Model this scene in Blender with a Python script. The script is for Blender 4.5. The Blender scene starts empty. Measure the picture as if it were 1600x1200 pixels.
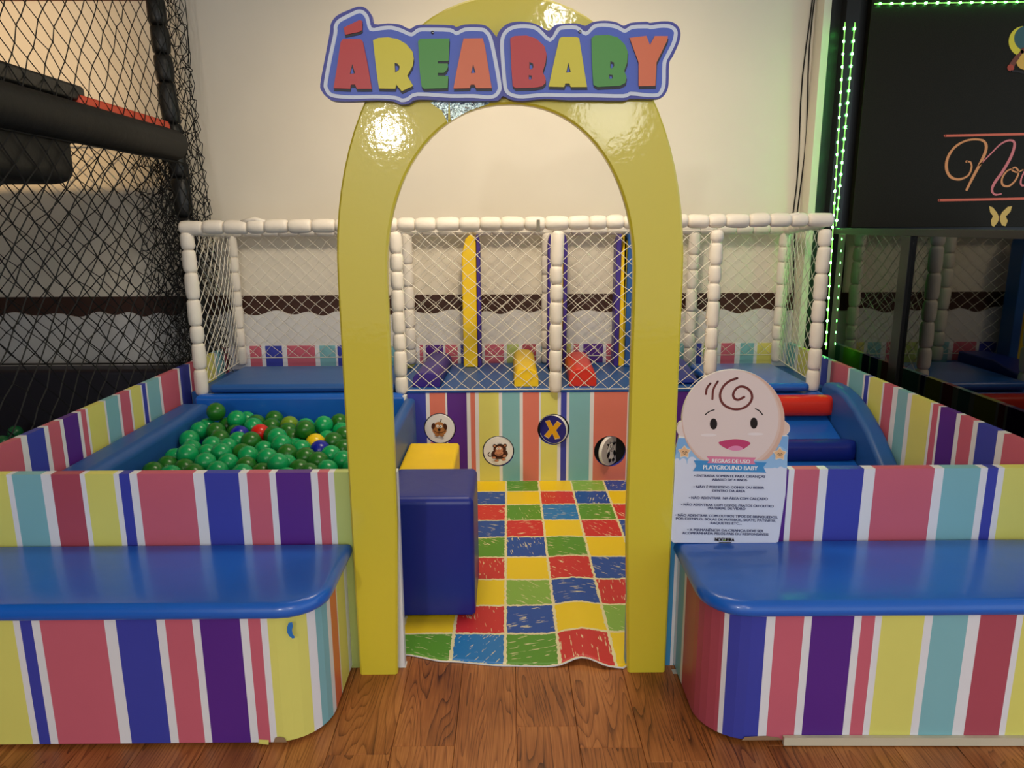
import bpy, bmesh, math, random
from mathutils import Vector, Matrix
random.seed(4)
S = bpy.context.scene
COL = S.collection
PI = math.pi
def lin(c):
    r = []
    for v in c[:3]:
        v = v/255.0
        r.append(v/12.92 if v <= .04045 else ((v+.055)/1.055)**2.4)
    return tuple(r)+(1.0,)

# ---------------------------------------------------------------- camera, world, lights, exposure
FPX = 1139.0
PITCH, YAW, ROLL = (math.radians(v) for v in (12.33, .28, .30))
def cam_axes():
    cp, sp, cy, sy = math.cos(PITCH), math.sin(PITCH), math.cos(YAW), math.sin(YAW)
    f = Vector((sy*cp, cy*cp, -sp)); rt = Vector((cy, -sy, 0)); dn = f.cross(rt)
    c, s = math.cos(ROLL), math.sin(ROLL)
    return c*rt+s*dn, -s*rt+c*dn, f
RT, DN, FW = cam_axes()
EYE = Vector((0, 0, 1.5))
cd = bpy.data.cameras.new('camera'); cam = bpy.data.objects.new('camera', cd); COL.objects.link(cam)
cd.sensor_width = 36; cd.lens = 36*FPX/1600; cd.clip_start = .05
m = Matrix((RT, -DN, -FW)).transposed().to_4x4(); m.translation = EYE
cam.matrix_world = m
S.camera = cam
def at(x, y, Y=None, Z=None):          # a measured direction meets the upright plane Y or the level plane Z
    v = RT*(x-800)+DN*(y-600)+FW*FPX
    t = Y/v.y if Y is not None else (Z-1.5)/v.z
    return EYE+v*t

S.view_settings.view_transform = 'Standard'; S.view_settings.look = 'None'
S.view_settings.gamma = 1; S.view_settings.use_curve_mapping = False
S.view_settings.exposure = 0.0
W = bpy.data.worlds.new('hall_light'); S.world = W; W.use_nodes = True
bg = W.node_tree.nodes['Background']
bg.inputs[0].default_value = (.75, .87, 1.0, 1); bg.inputs[1].default_value = 1.15
def lamp(name, loc, watts, col, radius=.08, kind='POINT', size=None, aim=None, spot=None):
    d = bpy.data.lights.new(name, kind); d.energy = watts; d.color = col
    if kind == 'AREA':
        d.shape = 'RECTANGLE'; d.size, d.size_y = size
    else: d.shadow_soft_size = radius
    if kind == 'SPOT': d.spot_size = math.radians(spot); d.spot_blend = .9
    o = bpy.data.objects.new(name, d); COL.objects.link(o); o.location = loc
    if aim: o.rotation_euler = (Vector(aim)-Vector(loc)).to_track_quat('-Z', 'Y').to_euler()
    return o
COOL, WARM = (1.0, .94, .87), (1.0, .80, .54)
lamp('hall_spot', (-1.2, -3.3, 2.42), 150, COOL, .07)
lamp('hall_spot', (.36, -1.15, 2.92), 20, COOL, .06)
lamp('hall_spot', (1.0, -3.0, 2.55), 70, COOL, .32)
lamp('pen_spot', (.1, 2.75, 3.1), 112, WARM, .10, kind='SPOT', aim=(.1, 4.9, 1.35), spot=104)
lamp('pen_fill_light', (.1, 3.0, 3.2), 34, (1.0, .86, .66), kind='AREA', size=(1.4, .5), aim=(.1, 3.05, 0))  # unseen overhead fill, added to brighten the mat and pen floor
lamp('play_lamp', (-3.3, 1.0, 2.32), 420, (1.0, .66, .32), .06, kind='SPOT', aim=(-3.75, 5, 2.45), spot=54)

# ---------------------------------------------------------------- materials
MATS = {}
def mat(name, rgb, rough=.5, spec=.5, bump=0, bscale=40, var=0, metal=0, coat=0, vscale=6, coatr=.08, emit=None, es=0):
    if name in MATS: return MATS[name]
    M = bpy.data.materials.new(name); M.use_nodes = True
    N = M.node_tree.nodes; L = M.node_tree.links; b = N['Principled BSDF']
    c = lin(rgb)
    b.inputs['Base Color'].default_value = c; b.inputs['Roughness'].default_value = rough
    b.inputs['Specular IOR Level'].default_value = spec; b.inputs['Metallic'].default_value = metal
    if coat: b.inputs['Coat Weight'].default_value = coat; b.inputs['Coat Roughness'].default_value = coatr
    if emit: b.inputs['Emission Color'].default_value = lin(emit); b.inputs['Emission Strength'].default_value = es
    tc = N.new('ShaderNodeTexCoord')
    if var:
        n = N.new('ShaderNodeTexNoise'); n.inputs['Scale'].default_value = vscale; n.inputs['Detail'].default_value = 5
        L.new(tc.outputs['Object'], n.inputs['Vector'])
        r = N.new('ShaderNodeMapRange'); r.inputs['From Min'].default_value = .3; r.inputs['From Max'].default_value = .7
        r.inputs['To Min'].default_value = 1-var; r.inputs['To Max'].default_value = 1+var
        L.new(n.outputs['Fac'], r.inputs['Value'])
        x = N.new('ShaderNodeVectorMath'); x.operation = 'SCALE'; x.inputs[0].default_value = c[:3]
        L.new(r.outputs['Result'], x.inputs['Scale']); L.new(x.outputs['Vector'], b.inputs['Base Color'])
    if bump:
        n = N.new('ShaderNodeTexNoise'); n.inputs['Scale'].default_value = bscale; n.inputs['Detail'].default_value = 4
        L.new(tc.outputs['Object'], n.inputs['Vector'])
        u = N.new('ShaderNodeBump'); u.inputs['Strength'].default_value = bump; u.inputs['Distance'].default_value = .01
        L.new(n.outputs['Fac'], u.inputs['Height']); L.new(u.outputs['Normal'], b.inputs['Normal']); L.new(u.outputs['Normal'], b.inputs['Coat Normal'])
    MATS[name] = M; return M
def vinyl(name, rgb, rough=.38, coat=0): return mat(name, rgb, rough, .5, bump=.12, bscale=9, var=.04, coat=coat, coatr=.12)
def stripe(name, rgb): return mat('print_'+name, rgb, .36, .4, var=.03, vscale=4)
ST = {'w': stripe('white', (232, 232, 236)), 'p': stripe('pink', (206, 102, 120)), 'r': stripe('rose', (178, 80, 96)), 'y': stripe('yellow', (226, 222, 116)),
      't': stripe('teal', (132, 188, 196)), 'b': stripe('blue', (62, 70, 172)), 'v': stripe('violet', (90, 42, 140)), 'o': stripe('orange', (224, 112, 78)),
      'l': stripe('sky', (70, 150, 205)), 'c': stripe('coral', (224, 124, 106)), 'g': stripe('pale_green', (190, 205, 120))}
BLUE = vinyl('blue_vinyl', (24, 98, 198), .3, .4)
BLUEP = vinyl('blue_pad_vinyl', (36, 90, 162), .42)
NAVY = vinyl('navy_vinyl', (18, 40, 140), .36)
YEL = vinyl('yellow_vinyl', (250, 208, 10), .42)
RED = vinyl('red_vinyl', (222, 48, 30), .36)
PURP = vinyl('purple_vinyl', (62, 38, 140), .4)
ARCHY = mat('arch_yellow_lacquer', (222, 204, 54), .36, .4, bump=.035, bscale=60, coat=.45, coatr=.05)
ARCHE = mat('arch_edge_yellow', (196, 168, 36), .4)
WHITEF = mat('white_foam', (236, 228, 216), .5, .4, bump=.25, bscale=22, var=.05)
WHITEN = mat('white_cord', (232, 226, 212), .7)
BLACKF = mat('black_foam', (16, 16, 15), .42, .5, bump=.3, bscale=25)
BLACKN = mat('black_cord', (14, 14, 13), .8)
BLACKM = mat('matte_black', (10, 10, 10), .6, .3)
WALLM = mat('cream_wall_paint', (232, 224, 208), .75, .3, bump=.12, bscale=7, var=.025, vscale=2)
CLOUD = mat('white_relief_paint', (214, 212, 210), .7, .3, bump=.15, bscale=10, var=.03)
BROWN = mat('dark_brown_wood', (62, 34, 22), .5, .4, var=.15, vscale=9)
WHITEP = mat('white_plastic', (240, 238, 234), .35)

# ---------------------------------------------------------------- helpers
def link(name, me, parent=None, loc=None):
    o = bpy.data.objects.new(name, me); COL.objects.link(o)
    if parent: o.parent = parent
    if loc is not None: o.location = loc
    return o
def empty(name, loc=(0, 0, 0), parent=None):
    o = link(name, None, parent, loc); o.empty_display_size = .1; return o
def tag(o, label=None, cat=None, group=None, kind=None):
    for k, v in (('label', label), ('category', cat), ('group', group), ('kind', kind)):
        if v: o[k] = v
    return o
def thing(name, label, cat, loc=(0, 0, 0), group=None): return tag(empty(name, loc), label, cat, group)
def mesh(name, V, F, mats, mi=None, smooth=False):
    me = bpy.data.meshes.new(name); me.from_pydata([tuple(v) for v in V], [], F)
    for x in (mats if isinstance(mats, (list, tuple)) else [mats]): me.materials.append(x)
    if mi: me.polygons.foreach_set('material_index', mi)
    if smooth: me.polygons.foreach_set('use_smooth', [True]*len(me.polygons))
    me.update(); return me
def build(name, V, F, mats, parent=None, mi=None, smooth=False, fixn=True):
    me = mesh(name, V, F, mats, mi, smooth)
    if fixn:
        bm = bmesh.new(); bm.from_mesh(me); bmesh.ops.recalc_face_normals(bm, faces=bm.faces); bm.to_mesh(me); bm.free()
    return link(name, me, parent)
def wn(o):
    mod = o.modifiers.new('wn', 'WEIGHTED_NORMAL'); mod.keep_sharp = True; mod.weight = 80; return o
def boxv(x0, x1, y0, y1, z0, z1):
    V = [(x, y, z) for z in (z0, z1) for y in (y0, y1) for x in (x0, x1)]
    return V, [(0, 2, 3, 1), (4, 5, 7, 6), (0, 1, 5, 4), (2, 6, 7, 3), (0, 4, 6, 2), (1, 3, 7, 5)]
class MB:
    def __init__(s): s.V = []; s.F = []; s.mi = []
    def add(s, V, F, k=0):
        n = len(s.V); s.V += [tuple(v) for v in V]; s.F += [tuple(i+n for i in f) for f in F]; s.mi += [k]*len(F)
    def box(s, *a, k=0): s.add(*boxv(*a), k)
    def build(s, name, mats, parent=None, smooth=False, fixn=False): return build(name, s.V, s.F, mats, parent, s.mi, smooth, fixn)
def box(name, x0, x1, y0, y1, z0, z1, m, parent=None, bev=0):
    o = build(name, *boxv(x0, x1, y0, y1, z0, z1), m, parent)
    if bev:
        bm = bmesh.new(); bm.from_mesh(o.data); bmesh.ops.bevel(bm, geom=list(bm.edges), offset=bev, segments=2, affect='EDGES', profile=.6); bm.to_mesh(o.data); bm.free()
        o.data.polygons.foreach_set('use_smooth', [True]*len(o.data.polygons)); wn(o)
    return o
def rring(x0, x1, y0, y1, rs, ins, z, k=6):
    P = []
    for (cx, cy, sx, sy, r, a0) in ((x0, y0, 1, 1, rs[0], PI), (x1, y0, -1, 1, rs[1], 1.5*PI), (x1, y1, -1, -1, rs[2], 0), (x0, y1, 1, -1, rs[3], .5*PI)):
        q = max(r-ins, .0005); px = cx+sx*max(r, ins+.0005); py = cy+sy*max(r, ins+.0005)
        for i in range(k+1):
            a = a0+.5*PI*i/k; P.append((px+q*math.cos(a), py+q*math.sin(a), z))
    return P
def pad(name, x0, x1, y0, y1, z0, z1, m, parent=None, r=.02, er=.02, crown=.0, rb=None, rs=None, wob=0):
    """upholstered block: rounded footprint, rounded edges, crowned top"""
    rs = rs or (r,)*4; rb = er if rb is None else rb
    rings = []
    for i in range(5): a = .5*PI*i/4; rings.append((rb*(1-math.sin(a)), z0+rb*(1-math.cos(a))))
    for i in range(5): a = .5*PI*i/4; rings.append((er*(1-math.cos(a)), z1-er*(1-math.sin(a))))
    w = min(x1-x0, y1-y0)/2
    for t in (.25, .55, .9): rings.append((er+(w-er)*t, z1+crown*(1-(1-t)**2)))
    V = []; F = []; n = None
    for ins, z in rings:
        R = rring(x0, x1, y0, y1, rs, ins, z)
        if wob: R = [(x, y, zz+wob*math.sin(x*11+y*5)*math.sin(y*9-x*4)) for x, y, zz in R]
        n = len(R); V += R
    for j in range(len(rings)-1):
        for i in range(n): F.append((j*n+i, j*n+(i+1) % n, (j+1)*n+(i+1) % n, (j+1)*n+i))
    F.append(tuple(range(n-1, -1, -1))); b = (len(rings)-1)*n; F.append(tuple(range(b, b+n)))
    o = build(name, V, F, m, parent, smooth=True); return wn(o)
def tubev(P, r, n=8, caps=True, mb=None, k=0):
    P = [Vector(p) for p in P]; V = []; F = []
    up = None
    for i, p in enumerate(P):
        d = (P[min(i+1, len(P)-1)]-P[max(i-1, 0)]).normalized()
        if up is None or abs(d.dot(up)) > .98: up = Vector((0, 0, 1)) if abs(d.z) < .9 else Vector((1, 0, 0))
        a = d.cross(up).normalized(); b = a.cross(d); up = b
        q = r[i] if isinstance(r, (list, tuple)) else r
        for j in range(n): t = 2*PI*j/n; V.append(p+a*(q*math.cos(t))+b*(q*math.sin(t)))
    for i in range(len(P)-1):
        for j in range(n): F.append((i*n+j, i*n+(j+1) % n, (i+1)*n+(j+1) % n, (i+1)*n+j))
    if caps: F.append(tuple(range(n-1, -1, -1))); F.append(tuple(range((len(P)-1)*n, len(P)*n)))
    if mb is not None: mb.add(V, F, k)
    return V, F
def tube(name, P, r, m, parent=None, n=8):
    return build(name, *tubev(P, r, n), m, parent, smooth=True)
def extrude(name, prof, axis, a0, a1, m, parent=None, bev=0, seg=3, mi=None):
    """profile in the two axes other than `axis`, extruded from a0 to a1"""
    def P(u, v, a): return {'x': (a, u, v), 'y': (u, a, v), 'z': (u, v, a)}[axis]
    n = len(prof); V = [P(u, v, a0) for u, v in prof]+[P(u, v, a1) for u, v in prof]
    F = [tuple(range(n)), tuple(range(2*n-1, n-1, -1))]+[(i, i+n, (i+1) % n+n, (i+1) % n) for i in range(n)]
    o = build(name, V, F, m, parent, fixn=True)
    if bev:
        bm = bmesh.new(); bm.from_mesh(o.data)
        E = [e for e in bm.edges if e.calc_face_angle(0) > .9]
        bmesh.ops.bevel(bm, geom=E, offset=bev, segments=seg, affect='EDGES', profile=.5); bm.to_mesh(o.data); bm.free()
        o.data.polygons.foreach_set('use_smooth', [True]*len(o.data.polygons)); wn(o)
    return o
def striped(name, path, stripes, z0, z1, th, parent=None):
    """wall along a plan path (left hand side = outside face thickness goes to the right); stripes = [(s, key), ...] by running length"""
    pts = [Vector(p) for p in path]; acc = [0]
    for a, b in zip(pts, pts[1:]): acc.append(acc[-1]+(b-a).length)
    L = acc[-1]; cuts = sorted(set([round(a, 5) for a in acc]+[round(s, 5) for s, _ in stripes if 1e-4 < s < L-1e-4]))
    nrm = []
    for i in range(len(pts)):
        d = Vector((0, 0))
        if i: d += (pts[i]-pts[i-1]).normalized()
        if i < len(pts)-1: d += (pts[i+1]-pts[i]).normalized()
        d.normalize(); nrm.append(Vector((-d.y, d.x)))
    def pos(s):
        for i in range(len(acc)-1):
            if s <= acc[i+1]+1e-5:
                t = min(1, (s-acc[i])/max(1e-9, acc[i+1]-acc[i])); return pts[i].lerp(pts[i+1], t), nrm[i].lerp(nrm[i+1], t).normalized()
        return pts[-1], nrm[-1]
    keys = []; V = []; F = []; mi = []
    st = sorted(stripes)
    def key(s):
        k = st[0][1]
        for a, c in st:
            if s >= a-1e-6: k = c
        return k
    for s in cuts:
        p, n = pos(s); q = p+n*th
        V += [(p.x, p.y, z0), (p.x, p.y, z1), (q.x, q.y, z1), (q.x, q.y, z0)]
    def idx(k):
        if k not in keys: keys.append(k)
        return keys.index(k)
    for i in range(len(cuts)-1):
        k = idx(key((cuts[i]+cuts[i+1])/2)); a = i*4; b = a+4
        for j in range(4): F.append((a+j, b+j, b+(j+1) % 4, a+(j+1) % 4)); mi.append(k)
    F += [(0, 1, 2, 3), tuple(len(V)-4+j for j in (3, 2, 1, 0))]; mi += [0, mi[-1]]
    return build(name, V, F, [ST[k] for k in keys], parent, mi)
def seq(xs, ks): return list(zip(xs, ks))
def netmesh(name, O, U, Vv, nu, nv, r, m, parent=None, jit=.1, sag=None, border=True):
    """knotted diamond net: O origin, U and Vv edge vectors, nu x nv half cells"""
    O, U, Vv = Vector(O), Vector(U), Vector(Vv); nn = U.cross(Vv).normalized(); P = {}
    cu, cv = U/nu, Vv/nv
    for i in range(nu+1):
        for j in range(nv+1):
            if (i+j) % 2 and 0 < i < nu and 0 < j < nv: continue
            k = jit if 0 < i < nu and 0 < j < nv else 0
            p = O+cu*(i+random.uniform(-k, k))+cv*(j+random.uniform(-k, k))
            if sag: p += nn*sag(i/nu, j/nv)
            P[i, j] = p
    mb = MB(); E = []
    for (i, j) in P:
        if (i+j) % 2: continue
        for dj in (1, -1):
            if (i+1, j+dj) in P: E.append((P[i, j], P[i+1, j+dj]))
    for a, b in E: tubev([a, b], r, 3, False, mb)
    for (i, j), p in P.items():
        if (i+j) % 2 == 0 and 0 < i < nu and 0 < j < nv:
            q = r*2.0; mb.add([p+Vector(v)*q for v in ((1, 0, 0), (-1, 0, 0), (0, 1, 0), (0, -1, 0), (0, 0, 1), (0, 0, -1))],
                   [(0, 2, 4), (2, 1, 4), (1, 3, 4), (3, 0, 4), (2, 0, 5), (1, 2, 5), (3, 1, 5), (0, 3, 5)])
    if border:
        C = [O, O+U, O+U+Vv, O+Vv]
        for a, b in zip(C, C[1:]+C[:1]): tubev([a, b], r*1.5, 4, False, mb)
    return mb.build(name, m, parent)
SLV = {}
def sleeve_mesh(L, r, m):
    k = (round(L, 3), r, m.name)
    if k in SLV: return SLV[k]
    prof = [(0, .72), (.006, .9), (.016, 1.0), (L*.3, 1.06), (L*.7, 1.05), (L-.016, 1.0), (L-.006, .9), (L, .72)]
    n = 12; V = []; F = []
    for z, q in prof:
        for j in range(n):
            t = 2*PI*j/n; w = 1+.035*math.sin(3*t+z*30); V.append((q*r*w*math.cos(t), q*r*w*math.sin(t), z))
    for i in range(len(prof)-1):
        for j in range(n): F.append((i*n+j, i*n+(j+1) % n, (i+1)*n+(j+1) % n, (i+1)*n+j))
    F += [tuple(range(n-1, -1, -1)), tuple(range((len(prof)-1)*n, len(prof)*n))]
    SLV[k] = mesh('foam_sleeve', V, F, m, smooth=True); return SLV[k]
def sleeved(name, a, b, r, m, parent, lens=(.105, .125, .145), tilt=.03, core=BLACKM):
    a, b = Vector(a), Vector(b); d = b-a; T = d.length; d.normalize()
    p = tube(name, [a, b], r*.6, m, parent, 8)
    s = 0; rot = d.to_track_quat('Z', 'Y')
    while s < T-.03:
        L = random.choice(lens)
        if T-s-L < .05: L = round(T-s, 3)
        o = link('foam_sleeve', sleeve_mesh(L-.002, r, m), p, a+d*s)
        o.rotation_mode = 'QUATERNION'
        from mathutils import Euler
        o.rotation_quaternion = rot @ Euler((random.uniform(-tilt, tilt), random.uniform(-tilt, tilt), random.uniform(0, 6))).to_quaternion()
        s += L
    return p
class Art:
    """flat print: layered shapes on a plane (origin, right, up); every layer .12 mm proud of the one below"""
    def __init__(s, O, R=(1, 0, 0), Up=(0, 0, 1), sc=1.0, base=.0006, step=.00035):
        s.O = Vector(O); s.R = Vector(R); s.U = Vector(Up); s.N = s.R.cross(s.U).normalized(); s.sc = sc; s.h = base; s.step = step; s.mb = MB(); s.mats = []
    def k(s, m):
        if m not in s.mats: s.mats.append(m)
        return s.mats.index(m)
    def poly(s, pts, m, bump=True):
        V = [s.O+s.R*(x*s.sc)+s.U*(y*s.sc)+s.N*s.h for x, y in pts]
        s.mb.add(V, [tuple(range(len(V)))], s.k(m))
        if bump: s.h += s.step
    def ell(s, cx, cy, rx, ry, m, rot=0, a0=0, a1=2*PI, n=28):
        c, q = math.cos(rot), math.sin(rot); P = []
        for i in range(n+(a1-a0 < 6.28)):
            t = a0+(a1-a0)*i/n; x, y = rx*math.cos(t), ry*math.sin(t); P.append((cx+x*c-y*q, cy+x*q+y*c))
        s.poly(P, m)
    def stroke(s, pts, w, m, closed=False):
        P = smooth2(pts, closed); n = len(P); Lf = []; Rg = []
        for i in range(n):
            ww = w[min(len(w)-1, int(i*len(w)/n))] if isinstance(w, (list, tuple)) else w
            a = P[i-1] if (i or closed) else P[0]; b = P[(i+1) % n] if (i < n-1 or closed) else P[-1]
            dx, dy = b[0]-a[0], b[1]-a[1]; l = math.hypot(dx, dy) or 1; nx, ny = -dy/l*ww/2, dx/l*ww/2
            Lf.append((P[i][0]+nx, P[i][1]+ny)); Rg.append((P[i][0]-nx, P[i][1]-ny))
        V = [s.O+s.R*(x*s.sc)+s.U*(y*s.sc)+s.N*s.h for x, y in Lf+Rg]
        F = [(i, i+n, i+n+1, i+1) for i in range(n-1)]
        if closed: F.append((n-1, 2*n-1, n, 0))
        s.mb.add(V, F, s.k(m))
        if not closed:
            for e in (P[0], P[-1]): s.ell(e[0], e[1], (w[-1] if isinstance(w, (list, tuple)) else w)/2, (w[-1] if isinstance(w, (list, tuple)) else w)/2, m, n=10)
        s.h += s.step
    def build(s, name, parent): return s.mb.build(name, s.mats, parent)
def smooth2(pts, closed=False, k=5):
    n = len(pts)
    if n < 3: return list(pts)
    R = []
    for i in range(n if closed else n-1):
        p0 = pts[i-1] if (i or closed) else pts[0]; p1 = pts[i]; p2 = pts[(i+1) % n]; p3 = pts[(i+2) % n] if (closed or i+2 < n) else pts[-1]
        for j in range(k):
            t = j/k; R.append(tuple(.5*(2*p1[a]+(p2[a]-p0[a])*t+(2*p0[a]-5*p1[a]+4*p2[a]-p3[a])*t*t+(3*p1[a]-p0[a]-3*p2[a]+p3[a])*t**3) for a in (0, 1)))
    if not closed: R.append(tuple(pts[-1]))
    return R
def fmat(name, rgb, rough=.5): return mat('ink_'+name, rgb, rough, .3)
def text_line(name, s, O, size, m, parent, R=(1, 0, 0), Up=(0, 0, 1), bold=0.0, sx=1.0, width=None, shear=0, proud=.0009, align='CENTER'):
    cu = bpy.data.curves.new('line', 'FONT'); cu.body = s; cu.size = size; cu.align_x = align; cu.shear = shear
    cu.resolution_u = 3
    t = bpy.data.objects.new('line', cu); COL.objects.link(t)
    dg = bpy.context.evaluated_depsgraph_get(); me = bpy.data.meshes.new_from_object(t.evaluated_get(dg))
    bpy.data.objects.remove(t); bpy.data.curves.remove(cu)
    O, R, Up = Vector(O), Vector(R).normalized(), Vector(Up).normalized(); N = R.cross(Up)
    xs = [v.co.x for v in me.vertices]
    if width: sx = width/(max(xs)-min(xs))
    for v in me.vertices: v.co = O+R*(v.co.x*sx)+Up*v.co.y+N*proud
    if bold:                                              # heavier strokes: overlaid copies a hair apart
        n = len(me.vertices); co = [v.co.copy() for v in me.vertices]; fs = [tuple(p.vertices) for p in me.polygons]
        V = []; F = []
        for k, d in enumerate((-bold, 0, bold)): V += [c+R*(d*size)+N*(k*.00003) for c in co]; F += [tuple(i+k*n for i in f) for f in fs]
        me = mesh(name, V, F, m); 
    me.materials.clear(); me.materials.append(m); me.name = name
    return link(name, me, parent)

# ---------------------------------------------------------------- setting: floor, walls, ceiling
def wood():
    M = bpy.data.materials.new('oak_vinyl_plank'); M.use_nodes = True; N = M.node_tree.nodes; L = M.node_tree.links; b = N['Principled BSDF']
    tc = N.new('ShaderNodeTexCoord'); oi = N.new('ShaderNodeObjectInfo')
    off = N.new('ShaderNodeVectorMath'); off.operation = 'SCALE'; off.inputs['Scale'].default_value = 1
    cmb = N.new('ShaderNodeCombineXYZ'); ml = N.new('ShaderNodeMath'); ml.operation = 'MULTIPLY'; ml.inputs[1].default_value = 37
    L.new(oi.outputs['Random'], ml.inputs[0]); L.new(ml.outputs[0], cmb.inputs[0]); L.new(ml.outputs[0], cmb.inputs[1])
    add = N.new('ShaderNodeVectorMath'); add.operation = 'ADD'; L.new(tc.outputs['Object'], add.inputs[0]); L.new(cmb.outputs[0], add.inputs[1])
    mp = N.new('ShaderNodeMapping'); mp.inputs['Scale'].default_value = (9, .8, 1); L.new(add.outputs[0], mp.inputs[0])
    n1 = N.new('ShaderNodeTexNoise'); n1.inputs['Scale'].default_value = 1; n1.inputs['Detail'].default_value = 1.5; L.new(mp.outputs[0], n1.inputs['Vector'])
    # growth rings: contour lines of a stretched noise
    k = N.new('ShaderNodeMath'); k.operation = 'MULTIPLY'; k.inputs[1].default_value = 26; L.new(n1.outputs['Fac'], k.inputs[0])
    fr = N.new('ShaderNodeMath'); fr.operation = 'FRACT'; L.new(k.outputs[0], fr.inputs[0])
    mp2 = N.new('ShaderNodeMapping'); mp2.inputs['Scale'].default_value = (230, 6, 1); L.new(add.outputs[0], mp2.inputs[0])
    n2 = N.new('ShaderNodeTexNoise'); n2.inputs['Scale'].default_value = 1; n2.inputs['Detail'].default_value = 3; L.new(mp2.outputs[0], n2.inputs['Vector'])
    mp3 = N.new('ShaderNodeMapping'); mp3.inputs['Scale'].default_value = (5, 2, 1); L.new(add.outputs[0], mp3.inputs[0])
    n3 = N.new('ShaderNodeTexNoise'); n3.inputs['Scale'].default_value = 1; n3.inputs['Detail'].default_value = 4; L.new(mp3.outputs[0], n3.inputs['Vector'])
    s1 = N.new('ShaderNodeMath'); s1.operation = 'MULTIPLY_ADD'; s1.inputs[1].default_value = -.26; L.new(fr.outputs[0], s1.inputs[0])
    s2 = N.new('ShaderNodeMath'); s2.operation = 'MULTIPLY_ADD'; s2.inputs[1].default_value = .45; L.new(n2.outputs['Fac'], s2.inputs[0])
    s3 = N.new('ShaderNodeMath'); s3.operation = 'MULTIPLY'; s3.inputs[1].default_value = .75; L.new(n3.outputs['Fac'], s3.inputs[0])
    pw = N.new('ShaderNodeMath'); pw.operation = 'POWER'; pw.inputs[1].default_value = 5; L.new(fr.outputs[0], pw.inputs[0]); L.new(pw.outputs[0], s1.inputs[0])
    L.new(s3.outputs[0], s2.inputs[2]); L.new(s2.outputs[0], s1.inputs[2])
    cr = N.new('ShaderNodeValToRGB'); e = cr.color_ramp.elements
    e[0].position = .26; e[0].color = lin((74, 38, 17)); e[1].position = .86; e[1].color = lin((212, 140, 78))
    x = cr.color_ramp.elements.new(.54); x.color = lin((160, 95, 47))
    L.new(s1.outputs[0], cr.inputs[0]); L.new(cr.outputs[0], b.inputs['Base Color'])
    b.inputs['Roughness'].default_value = .42; b.inputs['Specular IOR Level'].default_value = .4
    u = N.new('ShaderNodeBump'); u.inputs['Strength'].default_value = .12; u.inputs['Distance'].default_value = .003
    L.new(s1.outputs[0], u.inputs['Height']); L.new(u.outputs[0], b.inputs['Normal'])
    return M
WOOD = wood()
floor = box('floor', -6, 4.5, -6, 5.2, -.08, -.006, mat('subfloor', (96, 58, 32), .6)); tag(floor, kind='structure')
PW = .184; x0 = at(907, 1177, Z=0).x
edges = [x0+PW*i for i in range(-12, 11)]
for xi, xa in enumerate(edges):
    ys = [random.uniform(-.9, .6)] if abs(xa-x0) > .01 else [1.86-1.22]
    if abs(xa-x0-PW*-4) < .02: ys = [1.84-1.22]
    y = ys[0]-1.22
    while y < 2.35:
        ya, yb = max(y, -.6), min(y+1.22, 2.36)
        if yb-ya > .05:
            V, F = boxv(-PW/2+.0007, PW/2-.0007, ya+.0007, yb-.0007, -.006, 0)
            b_ = .0012; V[4:] = [(x-math.copysign(b_, x), yy+(b_ if k < 2 else -b_), z) for k, (x, yy, z) in enumerate(V[4:])]
            V = V[:4]+[(-PW/2+.0007 if i % 2 == 0 else PW/2-.0007, (ya if i < 2 else yb), -.0012) for i in range(4)]+V[4:]
            F = [(0, 2, 3, 1)]+[(a, b2, b2+4, a+4) for a, b2 in ((0, 1), (1, 3), (3, 2), (2, 0))]+[(a+4, b2+4, b2+8, a+8) for a, b2 in ((0, 1), (1, 3), (3, 2), (2, 0))]+[(8, 9, 11, 10)]
            build('plank', V, F, WOOD, floor).location = (xa+PW/2, 0, 0)
        y += 1.22
wallb = box('wall_back', -6, 1.955, 5.0, 5.12, 0, 3.3, WALLM); tag(wallb, kind='structure')
wallr = box('wall_right', 1.955, 2.0, 4.86, 5.12, 0, 3.3, WALLM); tag(wallr, kind='structure')
walll = box('wall_left', -6.1, -6, -6, 5.12, 0, 3.3, WALLM); tag(walll, kind='structure')
ceil = box('ceiling', -6, 4.5, -6, 5.12, 3.3, 3.36, mat('ceiling_paint', (214, 206, 190), .8)); tag(ceil, kind='structure')
band = box('trim_1', -6, 1.952, 4.978, 4.9995, .87, 1.036, BROWN, bev=.003); tag(band, kind='structure')
mr = box('trim_4', -6, -2.16, 4.975, 4.9995, 2.885, 3.29, mat('maroon_paint', (120, 62, 48), .6, var=.1), bev=.003); tag(mr, kind='structure')
# scalloped white relief along the foot of the wall
P = []; x = -6.0
while x < 1.95: P.append((x, .918+.013*math.sin(x*26+1.3*math.sin(x*5))+.007*math.sin(x*11))); x += .02
sc_ = extrude('trim_2', [(-6, .02)]+[(1.95, .02)]+[(1.95, P[-1][1])]+P[::-1], 'y', 4.962, 4.977, CLOUD); tag(sc_, kind='structure')
kp = box('wall_kiosk', 2.001, 4.5, 4.86, 5.12, 0, 3.3, mat('kiosk_black', (15, 15, 13), .38, .5, bump=.05, bscale=150)); tag(kp, kind='structure')
for i, (dx, ph) in enumerate(((0, 0), (.02, 1.2))):
    t = tag(tube('cable', [(1.925+dx+.012*math.sin(k*.9+ph)-.002*k*(1-i), 4.992, 3.28-k*.17) for k in range(17)], .0042, BLACKN, n=6),
            ('outer black cable running down the wall edge by the kiosk', 'thin black cable nearest the dark kiosk down the cream wall')[i], 'cable')

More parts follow.
